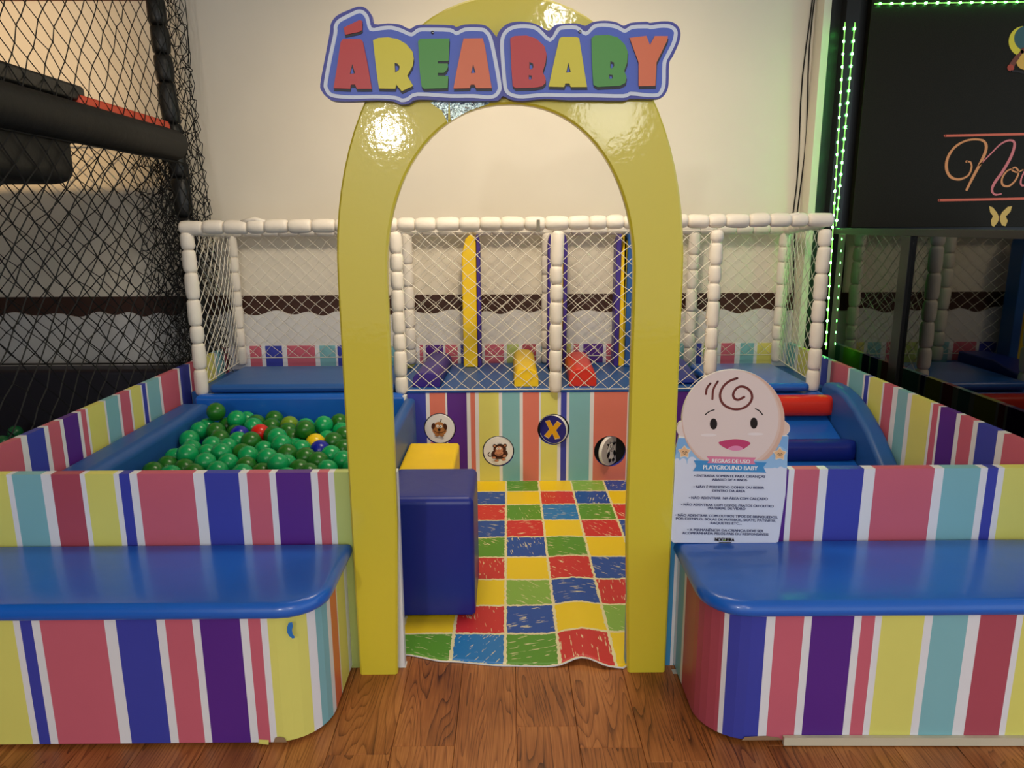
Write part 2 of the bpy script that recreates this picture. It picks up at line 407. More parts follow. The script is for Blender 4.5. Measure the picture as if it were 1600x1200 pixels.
# ---------------------------------------------------------------- entrance arch
def arch():
    T = thing('entrance_arch', 'tall glossy yellow archway with rounded top between the two benches', 'arch', (0, 2.27, 0))
    T2 = T.location
    # centre (0,1.37): outer half width .52, rise .775 ; inner .375, rise .472
    def ring(hw0, hw1, rise, zc, y, n=40):
        L = [(-hw0+.009, 0), (-hw0-.004, .6)]
        P = []
        for i in range(n+1):
            a = PI-PI*i/n; c, s_ = math.cos(a), math.sin(a)
            e = .92
            P.append((math.copysign(abs(c)**e, c)*hw1, zc+rise*abs(s_)**e))
        return [(-hw0, 0), (-hw1, .55), (-hw1, zc*.8)]+P+[(hw1, zc*.8), (hw1, .55), (hw0, 0)]
    out = ring(.522, .524, .80, 1.33, 0); inn = ring(.394, .374, .51, 1.33, 0)
    cx = .008
    n = len(out); V = []; F = []; mi = []
    y0, y1, b = 2.225, 2.262, .006
    def off(P, d):
        R = []
        for i in range(len(P)):
            a = P[max(i-1, 0)]; c = P[min(i+1, len(P)-1)]; dx, dz = c[0]-a[0], c[1]-a[1]; l = math.hypot(dx, dz)
            R.append((P[i][0]-dz/l*d, P[i][1]+dx/l*d))
        return R
    oi, ii = off(out, -b), off(inn, b)
    L = [(oi, y0), (out, y0+b), (out, y1-b), (oi, y1), (ii, y1), (inn, y1-b), (inn, y0+b), (ii, y0)]
    for Pp, y in L: V += [(x+cx, y, z) for x, z in Pp]
    m_ = len(L)
    for k in range(m_):
        for i in range(n-1):
            a = k*n; c = ((k+1) % m_)*n; F.append((a+i, a+i+1, c+i+1, c+i)); mi.append(0)
    F.append(tuple(k*n for k in range(m_))); F.append(tuple(k*n+n-1 for k in range(m_-1, -1, -1))); mi += [0, 0]
    o = build('arch_body', V, F, [ARCHY, ARCHE], None, mi, smooth=True); o.data.transform(Matrix.Translation(-T2)); o.parent = T
    bm = bmesh.new(); bm.from_mesh(o.data)
    for e in bm.edges:
        if e.calc_face_angle(0) > .6: e.smooth = False
    bm.to_mesh(o.data); bm.free(); wn(o)
    # torn silver lining patch under the sign
    q = Art((0, 2.235-.27*0, 0)); foil = mat('silver_foil', (196, 214, 206), .18, .6, bump=.9, bscale=60, metal=.85)
    V = [at(x, y, Y=2.2235) for x, y in ((702, 152), (775, 152), (762, 163), (735, 172), (718, 181), (704, 189))]
    V2 = [at(x, y, Y=2.2235) for x, y in ((672, 160), (701, 154), (700, 192), (694, 180), (690, 172), (680, 166))]
    mb = MB(); mb.add(V, [tuple(range(6))]); mb.add(V2, [tuple(range(6))])
    f = mb.build('foil_patch', foil, None); f.data.transform(Matrix.Translation(-T2)); f.parent = T; f['label'] = 'crinkled silver foil patch below the sign'
    return T
ARCH = arch()

# ---------------------------------------------------------------- AREA BABY sign
def baby_sign():
    T = thing('name_sign', 'cut-out sign reading ÁREA BABY in coloured letters on the arch top', 'sign')
    YS = 2.197
    def A(p): return (490+p[0]/5.3333, p[1]/5.3333)
    def B(p): return (770+p[0]/5.3333, p[1]/5.3333)
    def W_(P, y): return [at(*p, Y=y) for p in P]
    ca = [(55,700),(95,480),(135,270),(140,210),(165,160),(210,120),(300,80),(370,55),(430,65),(480,120),(505,200),(620,195),(720,205),(800,240),(860,210),(960,205),(1150,210),(1190,225),(1260,205),(1400,205),(1460,230),(1510,290),(1525,308)]
    cb = [(35,300),(60,250),(120,200),(200,180),(300,185),(380,210),(462,256),(510,215),(560,200),(700,195),(770,215),(830,185),(930,172),(1030,185),(1090,215),(1150,190),(1280,180),(1310,190),(1400,178),(1490,182),(1545,220),(1565,280),(1550,360),(1500,470),(1470,530),(1465,700),(1445,770),(1400,815),(1300,825),(1150,822),(1090,838),(820,835),(620,835),(430,825),(250,840),(150,830),(85,800)]
    ce = [(1540,835),(1450,840),(1330,840),(1140,840),(870,830),(790,865),(720,870),(660,845),(520,835),(330,845),(170,840),(110,810),(68,760)]
    out = smooth2([A(p) for p in ca]+[B(p) for p in cb]+[A(p) for p in ce], True, 3)
    BL = mat('sign_blue', (62, 92, 196), .4); BD = mat('sign_dark_blue', (56, 62, 158), .4); WH = mat('sign_white', (216, 224, 238), .4); DK = mat('sign_charcoal', (30, 34, 46), .5)
    def slab(name, P, ya, yb, m, par):
        F_ = W_(P, ya); dy = Vector((0, yb-ya, 0)); n = len(P); V = F_+[v+dy for v in F_]
        return build(name, V, [tuple(range(n)), tuple(range(2*n-1, n-1, -1))]+[(i, i+n, (i+1) % n+n, (i+1) % n) for i in range(n)], m, par)
    bk = slab('backing_board', out, YS, YS+.026, BD, T)
    wa = [(85,690),(120,490),(165,280),(168,220),(190,175),(230,145),(310,105),(370,80),(420,90),(460,140),(485,230),(560,220),(650,215),(740,240),(815,272),(870,235),(960,230),(1140,235),(1190,262),(1260,230),(1400,230),(1450,255),(1490,320),(1530,500),(1565,700),(1560,760),(1520,810),(1450,825),(1330,815),(1140,815),(865,800),(790,840),(730,850),(680,830),(520,820),(330,825),(180,815),(120,790),(90,740)]
    wb = [(60,370),(75,290),(120,235),(200,205),(310,205),(390,235),(478,318),(530,240),(580,215),(700,215),(775,265),(840,205),(940,192),(1040,210),(1100,242),(1160,210),(1290,205),(1310,212),(1400,200),(1480,205),(1530,240),(1540,290),(1520,370),(1470,470),(1445,530),(1440,700),(1420,765),(1380,805),(1290,808),(1150,795),(1090,815),(820,810),(620,810),(430,805),(250,820),(160,808),(105,770),(85,700),(70,530)]
    def inset(P, d):
        n = len(P); R = []
        for i in range(n):
            a, c = P[i-1], P[(i+1) % n]; dx, dy = c[0]-a[0], c[1]-a[1]; l = math.hypot(dx, dy); R.append((P[i][0]-dy/l*d, P[i][1]+dx/l*d))
        return R
    for f, P in ((A, wa), (B, wb)):
        S1 = smooth2(P, True, 3); slab('white_outline', [f(p) for p in S1], YS-.0015, YS, WH, T)
        slab('blue_field', [f(p) for p in smooth2(inset(P, 32), True, 3)], YS-.003, YS-.001, BL, T)
    LT = [(A, 'red', [(245,325),(390,325),(410,345),(445,510),(485,740),(360,740),(345,705),(310,705),(305,740),(165,735),(195,560),(225,350)], [[(322,535),(345,610),(302,615)]]),
      (A, 'red', [(250,230),(280,215),(385,165),(405,175),(405,250),(380,265),(262,290)], []),
      (A, 'yellow', [(495,335),(540,315),(620,310),(700,325),(770,365),(825,430),(835,490),(825,550),(780,630),(830,715),(735,760),(690,705),(680,740),(545,738),(530,640),(510,470)], [[(675,525),(700,530),(718,555),(712,582),(680,605)]]),
      (A, 'green', [(870,345),(888,323),(1132,320),(1125,508),(1035,510),(1035,530),(1118,530),(1120,560),(1105,590),(1085,608),(1035,608),(1035,632),(1122,632),(1117,735),(920,740),(900,720),(885,600)], []),
      (A, 'orange', [(1250,320),(1410,318),(1430,400),(1485,735),(1355,735),(1340,705),(1310,705),(1300,735),(1165,738),(1190,600),(1235,380)], [[(1330,535),(1350,605),(1312,610)]]),
      (B, 'red', [(145,320),(180,300),(280,295),(360,320),(430,385),(448,450),(440,520),(415,600),(440,650),(440,690),(410,720),(350,730),(190,735),(165,715),(155,560)], [[(305,515),(335,530),(340,560),(320,580),(305,572)],[(300,625),(325,630),(325,657),(300,657)]]),
      (B, 'yellow', [(555,320),(575,308),(700,308),(720,318),(785,725),(650,725),(640,695),(605,695),(595,725),(465,722),(520,470)], [[(630,520),(650,600),(612,605)]]),
      (B, 'green', [(822,320),(850,295),(960,290),(1040,310),(1100,370),(1125,430),(1120,520),(1095,590),(1115,640),(1105,690),(1060,715),(870,725),(838,705),(828,560)], [[(980,510),(1010,520),(1012,550),(990,570),(978,562)],[(970,620),(1000,625),(1000,652),(970,652)]]),
      (B, 'orange', [(1140,315),(1280,298),(1310,375),(1350,300),(1460,300),(1455,335),(1365,520),(1355,715),(1215,718),(1215,520),(1160,370)], [])]
    C = {'red': mat('letter_red', (196, 42, 44), .4), 'yellow': mat('letter_yellow', (222, 208, 34), .4), 'green': mat('letter_green', (66, 150, 50), .4), 'orange': mat('letter_orange', (226, 110, 64), .4)}
    for f, c, P, H in LT:
        sh = slab('letter_shadow', [f((x+4, y+24)) for x, y in P], YS-.0055, YS-.0025, DK, T)
        l = slab('letter', [f(p) for p in P], YS-.009, YS-.004, C[c], T); l['label'] = c+' letter'
        for h in H:
            slab('letter_hole', [f(p) for p in h], YS-.0095, YS-.0085, DK, l)
            mx = sum(p[0] for p in h)/len(h); my = sum(p[1] for p in h)/len(h)
            slab('letter_hole', [f((mx+(x-mx)*.6-2, my+(y-my)*.62+10)) for x, y in h], YS-.010, YS-.0093, BL, l)
    for x, y in ((676, 51), (906, 50)):
        p = at(x, y, Y=YS-.003)
        o = tube('screw', [p, p+Vector((0, -.003, 0))], .0045, mat('screw_steel', (150, 155, 165), .3, metal=1), T, 8)
baby_sign()

# ---------------------------------------------------------------- striped pen walls
def wall(name, label, path, stripes, z0, z1, th):
    o = striped(name, path, stripes, z0, z1, th); return tag(o, label, 'barrier')
YF = 2.265
xs = [-1.655,-1.638,-1.62,-1.526,-1.493,-1.399,-1.383,-1.29,-1.272,-1.238,-1.213,-1.031,-.995,-.883,-.856,-.783,-.762,-.648,-.625,-.591,-.572]
ks = 'yywtwrwywbwpwbwpwvwpwy'
SLF = [(0, 'w')]+[(x+1.90, k) for x, k in zip(xs, 'y'+'ywtwrwywbwpwbwpwvwpw'[1:]+'y')]
SLF = [(0, 'p'), (.17, 'w'), (.2, 'y')]+[(x+1.90, k) for x, k in zip(xs[2:], 'twrwywbwpwbwpwvwpwy')]
# xs[1] starts the white before teal
SLF = [(0, 'p'), (.17, 'w'), (.2, 'y')]+[(x+1.90, k) for x, k in zip([-1.638,-1.62,-1.526,-1.493,-1.399,-1.383,-1.29,-1.272,-1.238,-1.213,-1.031,-.995,-.883,-.856,-.783,-.762,-.648,-.625,-.591,-.572], 'wtwrwywbwpwbwpwvwpwg')]
wall('pen_front_barrier', 'striped front barrier before the ball pit, left of the yellow arch', [(-1.90, YF), (-.366, YF)], SLF+[(1.51, 'w')], 0, .713, .035)
X0 = .40
SRF = [(0, 'l'), (.155, 'w'), (.165, 't'), (.22, 'w'), (.24, 'y'), (.34, 'w'), (.36, 'p'), (.41, 'w'), (.43, 'v')]+[(x-X0, k) for x, k in zip([.916,.935,1.017,1.045,1.163,1.2,1.395,1.426,1.546,1.57,1.604,1.625,1.74,1.76], 'wpwbwpwtwbwywr')]
wall('pen_front_barrier', 'striped front barrier behind the baby-face rules board', [(X0, YF), (1.97, YF)], SRF, 0, .713, .035)
SL = [(2.302,'p'),(2.738,'w'),(2.774,'b'),(2.883,'w'),(2.911,'p'),(2.99,'w'),(3.014,'v'),(3.122,'w'),(3.146,'p'),(3.183,'w'),(3.2,'y'),(3.335,'w'),(3.35,'t'),(3.458,'w'),(3.479,'p'),(3.568,'w'),(3.585,'y'),(3.685,'w'),(3.698,'b'),(3.737,'w'),(3.753,'t'),(3.884,'w'),(3.91,'p'),(4.115,'w'),(4.141,'b'),(4.268,'w'),(4.283,'r'),(4.36,'w'),(4.4,'r'),(4.43,'w'),(4.45,'y'),(4.65,'w'),(4.67,'t'),(4.8,'w'),(4.82,'r'),(4.88,'w')]
wall('pen_side_barrier', 'striped side barrier between the ball pit and the black net', [(-1.90, 2.302), (-1.90, 4.95)], [(y-2.302, k) for y, k in SL], 0, .70, .03)
SR = [(4.95,'t'),(4.8,'w'),(4.75,'y'),(4.52,'w'),(4.49,'v'),(4.40,'w'),(4.383,'b'),(4.29,'w'),(4.248,'p'),(4.028,'w'),(4.008,'t'),(3.848,'w'),(3.829,'b'),(3.788,'w'),(3.775,'y'),(3.641,'w'),(3.625,'p'),(3.537,'w'),(3.492,'t'),(3.4,'w'),(3.364,'y'),(3.207,'w'),(3.188,'p'),(3.146,'w'),(3.13,'v'),(3.012,'w'),(2.983,'p'),(2.897,'w'),(2.866,'b'),(2.745,'w'),(2.706,'p')]
wall('pen_side_barrier', 'striped side barrier beside the stairs and the dark kiosk glass', [(1.92, 4.95), (1.92, 2.302)], [(4.95-y, k) for y, k in SR], 0, .70, .03)
BK = [(-1.93,'w'),(-1.776,'p'),(-1.696,'w'),(-1.669,'b'),(-1.554,'w'),(-1.521,'p'),(-1.329,'w'),(-1.297,'t'),(-1.188,'w'),(-1.174,'b'),(-1.13,'w'),(-1.11,'y'),(-1.0,'w'),(-.97,'p'),(-.88,'w'),(-.86,'t'),(-.74,'w'),(-.72,'y'),(-.64,'w'),(-.61,'p'),(-.586,'w'),(-.567,'v'),(-.448,'w'),(-.432,'p'),(-.349,'w'),(-.327,'b'),(-.29,'w'),(-.24,'t'),(-.18,'w'),(-.162,'p'),(-.03,'w'),(-.01,'g'),(.07,'w'),(.097,'r'),(.191,'w'),(.224,'t'),(.29,'w'),(.31,'y'),(.43,'w'),(.45,'p'),(.487,'w'),(.516,'v'),(.652,'w'),(.674,'p'),(.76,'w'),(.8,'b'),(.92,'w'),(.94,'p'),(1.1,'w'),(1.13,'t'),(1.26,'w'),(1.297,'b'),(1.332,'w'),(1.345,'g'),(1.44,'w'),(1.466,'p'),(1.563,'w'),(1.599,'t'),(1.693,'w'),(1.716,'y'),(1.82,'w')]
wall('pen_back_barrier', 'striped back barrier under the brown wall band behind the cage', [(-1.93, 4.952), (1.95, 4.952)], [(x+1.93, k) for x, k in BK], 0, .695, .008)

# ---------------------------------------------------------------- benches
def arc(cx, cy, r, a0, a1, n=8): return [(cx+r*math.cos(a0+(a1-a0)*i/n), cy+r*math.sin(a0+(a1-a0)*i/n)) for i in range(n+1)]
BAREBOARD = mat('bare_board_edge', (206, 196, 170), .6)  # cream bare board of the strip at the bench foot
def bench(side):
    lab = ('striped bench with blue seat before the ball pit, blue scuff near its end', 'long bench with blue vinyl seat holding the baby-face rules board')[side]
    if side == 0:
        T = thing('bench', lab, 'bench', (-1.2, 2.06, 0)); xe = -.548; R = .15; yf = 1.88
        path = [(-1.93, yf), (-1.4, yf)]+arc(xe-R, yf+R, R, -PI/2, 0)+[(xe, YF)]
        # lengths measured on the flat front; then round the corner
        o = 1.93
        st = [(0,'t'),(.18,'w'),(.21,'r'),(.35,'w'),(.38,'y')]+[(x+o, k) for x, k in zip([-1.407,-1.388,-1.355,-1.332,-1.15,-1.117,-1.002,-.978,-.901,-.880,-.766,-.743,-.708,-.689], 'wbwpwbwpwvwpwy')]
        l0 = 1.93+xe-R; la = R*PI/2
        st += [(l0+.12, 'w'), (l0+.15, 't'), (l0+la-.03, 'w'), (l0+la+.0, 'o'), (l0+la+.075, 'w'), (l0+la+.085, 'y'), (l0+la+.19, 'w')]
        pathb = path
    else:
        T = thing('bench', lab, 'bench', (1.2, 2.06, 0)); xe = .566; R = .15; yf = 1.872; ye = 1.845
        path = [(xe, YF)]+arc(xe+R, yf+R, R, PI, 1.5*PI)+[(2.045, ye+.005)]
        l0 = YF-yf-R; la = R*PI/2; o = l0+la-(xe+R)
        st = [(0,'w'),(.03,'t'),(.10,'w'),(.125,'r'),(l0+la*.55,'w')]+[(x+o, k) for x, k in zip([.625,.727,.752,.833,.855,.974,.995,1.033,1.052,1.172,1.195,1.294,1.328,1.43,1.448,1.6,1.62,1.68,1.7,1.9,1.92,2.05], 'bwpwvwpwywtwrwywbwpwbw')]
        st = [(s, k) for s, k in st]
    b = striped('base', path, st, .012, .428, .02); b.data.transform(Matrix.Translation(-T.location)); b.parent = T
    # toe board the panel stands on
    tp = [(x, y+.012) for x, y in path]
    if side == 0:
        cu = pad('seat_cushion', -1.95-T.location.x, -.524-T.location.x, 1.848-2.06, YF-2.06-.001, .424, .470, BLUE, T, rs=(.02, .13, .006, .006), er=.024, rb=.016, crown=.004)
        sc = Art((-.632-T.location.x, 1.8795-2.06, .40), sc=1)
        bl = mat('blue_paint', (40, 120, 200), .5)
        P = [(.004,.0),(.014,.002),(.016,-.010),(.012,-.022),(.013,-.036),(.020,-.046),(.012,-.050),(.003,-.042),(-.002,-.030),(-.001,-.014)]
        sc.poly(P, bl); s = sc.build('paint_scuff', T); s['label'] = 'blue paint scuff on the yellow stripe'
        ch = Art((-.70-T.location.x, 1.8795-2.06, .012)); brd = mat('chipped_board', (150, 120, 90), .7)
        ch.poly([(.0, 0), (.006, .016), (.02, .019), (.034, .014), (.04, 0)], brd); ch.build('chipped_edge', T)
        fl = Art((-.745-T.location.x, 1.8795-2.06, .008)); fl.poly([(0, 0), (.03, -.004), (.032, .012), (.004, .014)], ST['y']); fl.build('torn_vinyl_flap', T)
    else:
        cu = pad('seat_cushion', .548-T.location.x, 2.06-T.location.x, 1.838-2.06, YF-2.06-.001, .424, .470, BLUE, T, rs=(.13, .02, .006, .006), er=.026, rb=.016, crown=.004)
        V, F = boxv(.80-1.2, 2.045-1.2, 0, .012, .004, .030)
        V = [(x, y+1.856-2.06-.021*(x+.4)/1.5, z) for x, y, z in V]
        build('base_trim', V, F, BAREBOARD, T)['label'] = 'bare cream strip along the foot of the base'
        ch = Art((.68-1.2, 1.8705-2.06, .012)); ch.poly([(0, 0), (.01, .012), (.07, .015), (.11, .008), (.12, 0)], mat('chipped_board', (150, 120, 90), .7)); ch.build('chipped_edge', T)
    # the body that fills the base
    if side == 0: bx = box('bench_body', -1.92-T.location.x, -.72-T.location.x, 1.905-2.06, YF-2.06-.002, .0, .42, BROWN, T)
    else: bx = box('bench_body', .74-1.2, 2.04-1.2, 1.90-2.06, YF-2.06-.03, .0, .42, BROWN, T)
    return T
bench(0); bench(1)

# ---------------------------------------------------------------- printed play mat
def play_mat():
    ck = {'Y': (250, 212, 24), 'R': (214, 46, 46), 'B': (24, 78, 168), 'L': (34, 124, 196), 'G': (92, 154, 40), 'M': (140, 184, 72)}
    xc = [-.60, -.405, -.21, -.018, .174, .367, .56, .755, .95, 1.14]
    yr = [2.262, 2.465, 2.671, 2.888, 3.106, 3.326, 3.534, 3.752, 3.952, 4.128]
    rows = ['RGLGRYGB', 'BYRBYMRG', 'GRYMBRYB', 'YGRYRBGR', 'BYGBGYRB', 'RGBRYRBY', 'GBRGLGRB', 'YRBYRBYG', 'BGYGYMBR']
    n = 8; V = []; F = []; uvs = []; cols = []
    nu = (len(xc)-1)*n; nv = (len(yr)-1)*n
    fe = [(-.62, 2.36), (-.39, 2.334), (-.218, 2.289), (-.016, 2.263), (.161, 2.256), (.242, 2.276), (.337, 2.243), (.405, 2.243), (.43, 2.31), (1.2, 2.31)]
    def front(x):
        for (a, ya), (b, yb) in zip(fe, fe[1:]):
            if x <= b: t = max(0, (x-a)/(b-a)); t = t*t*(3-2*t); return ya+(yb-ya)*t
        return 2.25
    def P(i, j):
        ci, fi = min(i//n, len(xc)-2), 0; fi = i/n-ci; x = xc[ci]+(xc[ci+1]-xc[ci])*fi
        cj = min(j//n, len(yr)-2); fj = j/n-cj; y = yr[cj]+(yr[cj+1]-yr[cj])*fj
        if j < n: f = front(x); y = f+(yr[1]-f)*(j/n)
        w = math.exp(-((x-.262-(y-2.26)*.02)/.075)**2)*max(0, 1-(y-2.24)/1.3)
        z = .006+.024*w+.003*math.sin(x*9+y*3)*math.sin(y*7)*max(0, 1-(y-2.2)/2)
        return (x, y, max(z, .005))
    for j in range(nv+1):
        for i in range(nu+1): V.append(P(i, j))
    for j in range(nv):
        for i in range(nu):
            a = j*(nu+1)+i; F.append((a, a+1, a+nu+2, a+nu+1))
            ci, cj = i//n, j//n; c = lin(ck[rows[cj][ci % 8]])
            for (di, dj) in ((0, 0), (1, 0), (1, 1), (0, 1)): uvs.append(((i+di)/n, (j+dj)/n)); cols.append(c)
    top = len(V); 
    # underside and edge
    mi = [0]*len(F)
    for i in range(nu+1): x, y, z = V[i]; V.append((x, y+.001, z-.005))
    for i in range(nu): F.append((i, top+i, top+i+1, i+1)); mi.append(1)
    for _ in range(nu):
        for k in range(4): uvs.append((0, 0)); cols.append((1, 1, 1, 1))
    M = bpy.data.materials.new('crayon_square_print'); M.use_nodes = True; N = M.node_tree.nodes; L = M.node_tree.links; b = N['Principled BSDF']
    uv = N.new('ShaderNodeUVMap'); uv.uv_map = 'uv'; vc = N.new('ShaderNodeVertexColor'); vc.layer_name = 'ink'
    fl = N.new('ShaderNodeVectorMath'); fl.operation = 'FRACTION'
    nz = N.new('ShaderNodeTexNoise'); nz.inputs['Scale'].default_value = 9; nz.inputs['Detail'].default_value = 4; L.new(uv.outputs[0], nz.inputs['Vector'])
    cn = N.new('ShaderNodeVectorMath'); cn.operation = 'MULTIPLY_ADD'; cn.inputs[1].default_value = (.09, .09, 0); cn.inputs[2].default_value = (-.045, -.045, 0)
    L.new(nz.outputs['Color'], cn.inputs[0])
    L.new(uv.outputs[0], fl.inputs[0])
    ad = N.new('ShaderNodeVectorMath'); ad.operation = 'ADD'; L.new(fl.outputs[0], ad.inputs[0]); L.new(cn.outputs[0], ad.inputs[1])
    sp = N.new('ShaderNodeSeparateXYZ'); L.new(ad.outputs[0], sp.inputs[0])
    def mth(op, a, bb, c=None):
        q = N.new('ShaderNodeMath'); q.operation = op
        for k, v in enumerate((a, bb, c)):
            if v is None: continue
            if isinstance(v, (int, float)): q.inputs[k].default_value = v
            else: L.new(v, q.inputs[k])
        return q.outputs[0]
    dx = mth('SUBTRACT', .5, mth('ABSOLUTE', mth('SUBTRACT', sp.outputs[0], .5), 0)); dy = mth('SUBTRACT', .5, mth('ABSOLUTE', mth('SUBTRACT', sp.outputs[1], .5), 0))
    inside = mth('GREATER_THAN', mth('MINIMUM', dx, dy), .028)
    # crayon strokes: stretched noise turned by the cell
    cell = N.new('ShaderNodeVectorMath'); cell.operation = 'FLOOR'; L.new(uv.outputs[0], cell.inputs[0])
    wn_ = N.new('ShaderNodeTexWhiteNoise'); L.new(cell.outputs[0], wn_.inputs['Vector'])
    ro = N.new('ShaderNodeVectorRotate'); ro.rotation_type = 'Z_AXIS'; L.new(fl.outputs[0], ro.inputs['Vector']); ro.inputs['Center'].default_value = (.5, .5, 0)
    L.new(mth('MULTIPLY', wn_.outputs['Value'], 3.1), ro.inputs['Angle'])
    mp = N.new('ShaderNodeVectorMath'); mp.operation = 'MULTIPLY_ADD'; mp.inputs[1].default_value = (26, 3.2, 1); L.new(ro.outputs[0], mp.inputs[0])
    sc2 = N.new('ShaderNodeVectorMath'); sc2.operation = 'SCALE'; sc2.inputs['Scale'].default_value = 7.3; L.new(cell.outputs[0], sc2.inputs[0]); L.new(sc2.outputs[0], mp.inputs[2])
    n2 = N.new('ShaderNodeTexNoise'); n2.inputs['Scale'].default_value = 1; n2.inputs['Detail'].default_value = 2; L.new(mp.outputs[0], n2.inputs['Vector'])
    n3 = N.new('ShaderNodeTexNoise'); n3.inputs['Scale'].default_value = 2.6; L.new(uv.outputs[0], n3.inputs['Vector'])
    thr = mth('MULTIPLY_ADD', n3.outputs['Fac'], -.30, .80)
    sepc = N.new('ShaderNodeSeparateColor'); L.new(vc.outputs[0], sepc.inputs[0])
    notyel = mth('LESS_THAN', sepc.outputs[1], .55)
    scr = mth('MULTIPLY', mth('GREATER_THAN', n2.outputs['Fac'], thr), notyel)
    ink = mth('MULTIPLY', inside, mth('SUBTRACT', 1, mth('MULTIPLY', scr, .8)))
    mx = N.new('ShaderNodeMix'); mx.data_type = 'RGBA'; mx.inputs[6].default_value = lin((240, 226, 178)); L.new(ink, mx.inputs[0]); L.new(vc.outputs[0], mx.inputs[7])
    L.new(mx.outputs[2], b.inputs['Base Color']); b.inputs['Roughness'].default_value = .45
    me = mesh('mat_sheet', V, F, [M, ST['w']], mi, True)
    me.uv_layers.new(name='uv'); me.color_attributes.new('ink', 'FLOAT_COLOR', 'CORNER'); u = me.uv_layers['uv']; ca = me.color_attributes['ink']
    for i, (q, c) in enumerate(zip(uvs, cols)): u.data[i].uv = q; ca.data[i].color = c
    o = link('play_mat', me); tag(o, 'play mat printed with coloured crayon squares on the pen floor', 'mat')
play_mat()
w_ = box('tape_scrap', -.395, -.362, 2.262, 2.30, .0003, .0012, mat('white_tape', (214, 210, 200), .5)); tag(w_, 'small white tape scrap on the floor at the left arch foot', 'tape')
w_ = box('tape_scrap', .555, .575, 2.215, 2.24, .0003, .0012, mat('white_tape', (214, 210, 200), .5)); tag(w_, 'small white tape scrap on the floor at the right arch foot', 'tape')

# ---------------------------------------------------------------- raised platform and its upholstery
pf = box('platform_box', -1.89, 1.91, 4.25, 4.945, 0, .535, BLUEP); tag(pf, 'blue boxed platform carrying the cage behind the spinner panel', 'platform')
def one(o, label, cat, group=None): return tag(o, label, cat, group)
TEALB = BLUE
one(pad('platform_pad', -1.735, -.66, 4.115, 4.70, .556, .606, BLUEP, r=.03, er=.024, crown=.004), 'thick blue platform pad behind the ball pit under the left cage bay', 'pad')
one(pad('floor_pad', -.645, .265, 4.135, 4.935, .537, .572, BLUEP, r=.01, er=.015), 'blue floor pad in the cage carrying the yellow divider', 'pad')
one(pad('floor_pad', .285, 1.15, 4.135, 4.935, .537, .572, BLUEP, r=.01, er=.015), 'blue floor pad in the cage under the red bolster', 'pad')
one(pad('platform_pad', 1.19, 1.725, 4.05, 4.70, .556, .606, BLUE, r=.03, er=.024, crown=.004), 'blue green lit platform pad at the head of the stairs', 'pad')
# ball pit walls
one(pad('pit_wall_pad', -1.885, -1.712, 2.305, 4.07, .02, .515, BLUEP, r=.015, er=.045, rb=.01), 'blue foam wall of the ball pit along the striped side barrier', 'pit wall')
one(pad('pit_wall_pad', -1.80, -.60, 4.075, 4.165, .02, .553, BLUE, r=.012, er=.03, rb=.01), 'blue foam wall at the back of the ball pit', 'pit wall')
rp = pad('pit_wall_pad', -.60, -.535, 2.305, 4.07, .02, .535, BLUEP, r=.012, er=.028, rb=.01)
one(rp, 'blue foam wall of the ball pit along the aisle', 'pit wall')
one(box('pit_end_board', -.612, -.588, 4.08, 4.125, .0, .542, WHITEP, bev=.003), 'narrow white upright edge board between pit wall and spinner panel', 'board')
one(box('pit_floor', -1.705, -.61, 2.305, 4.07, .0, .232, NAVY), 'navy floor sheet under the ball pit balls', 'pit floor')

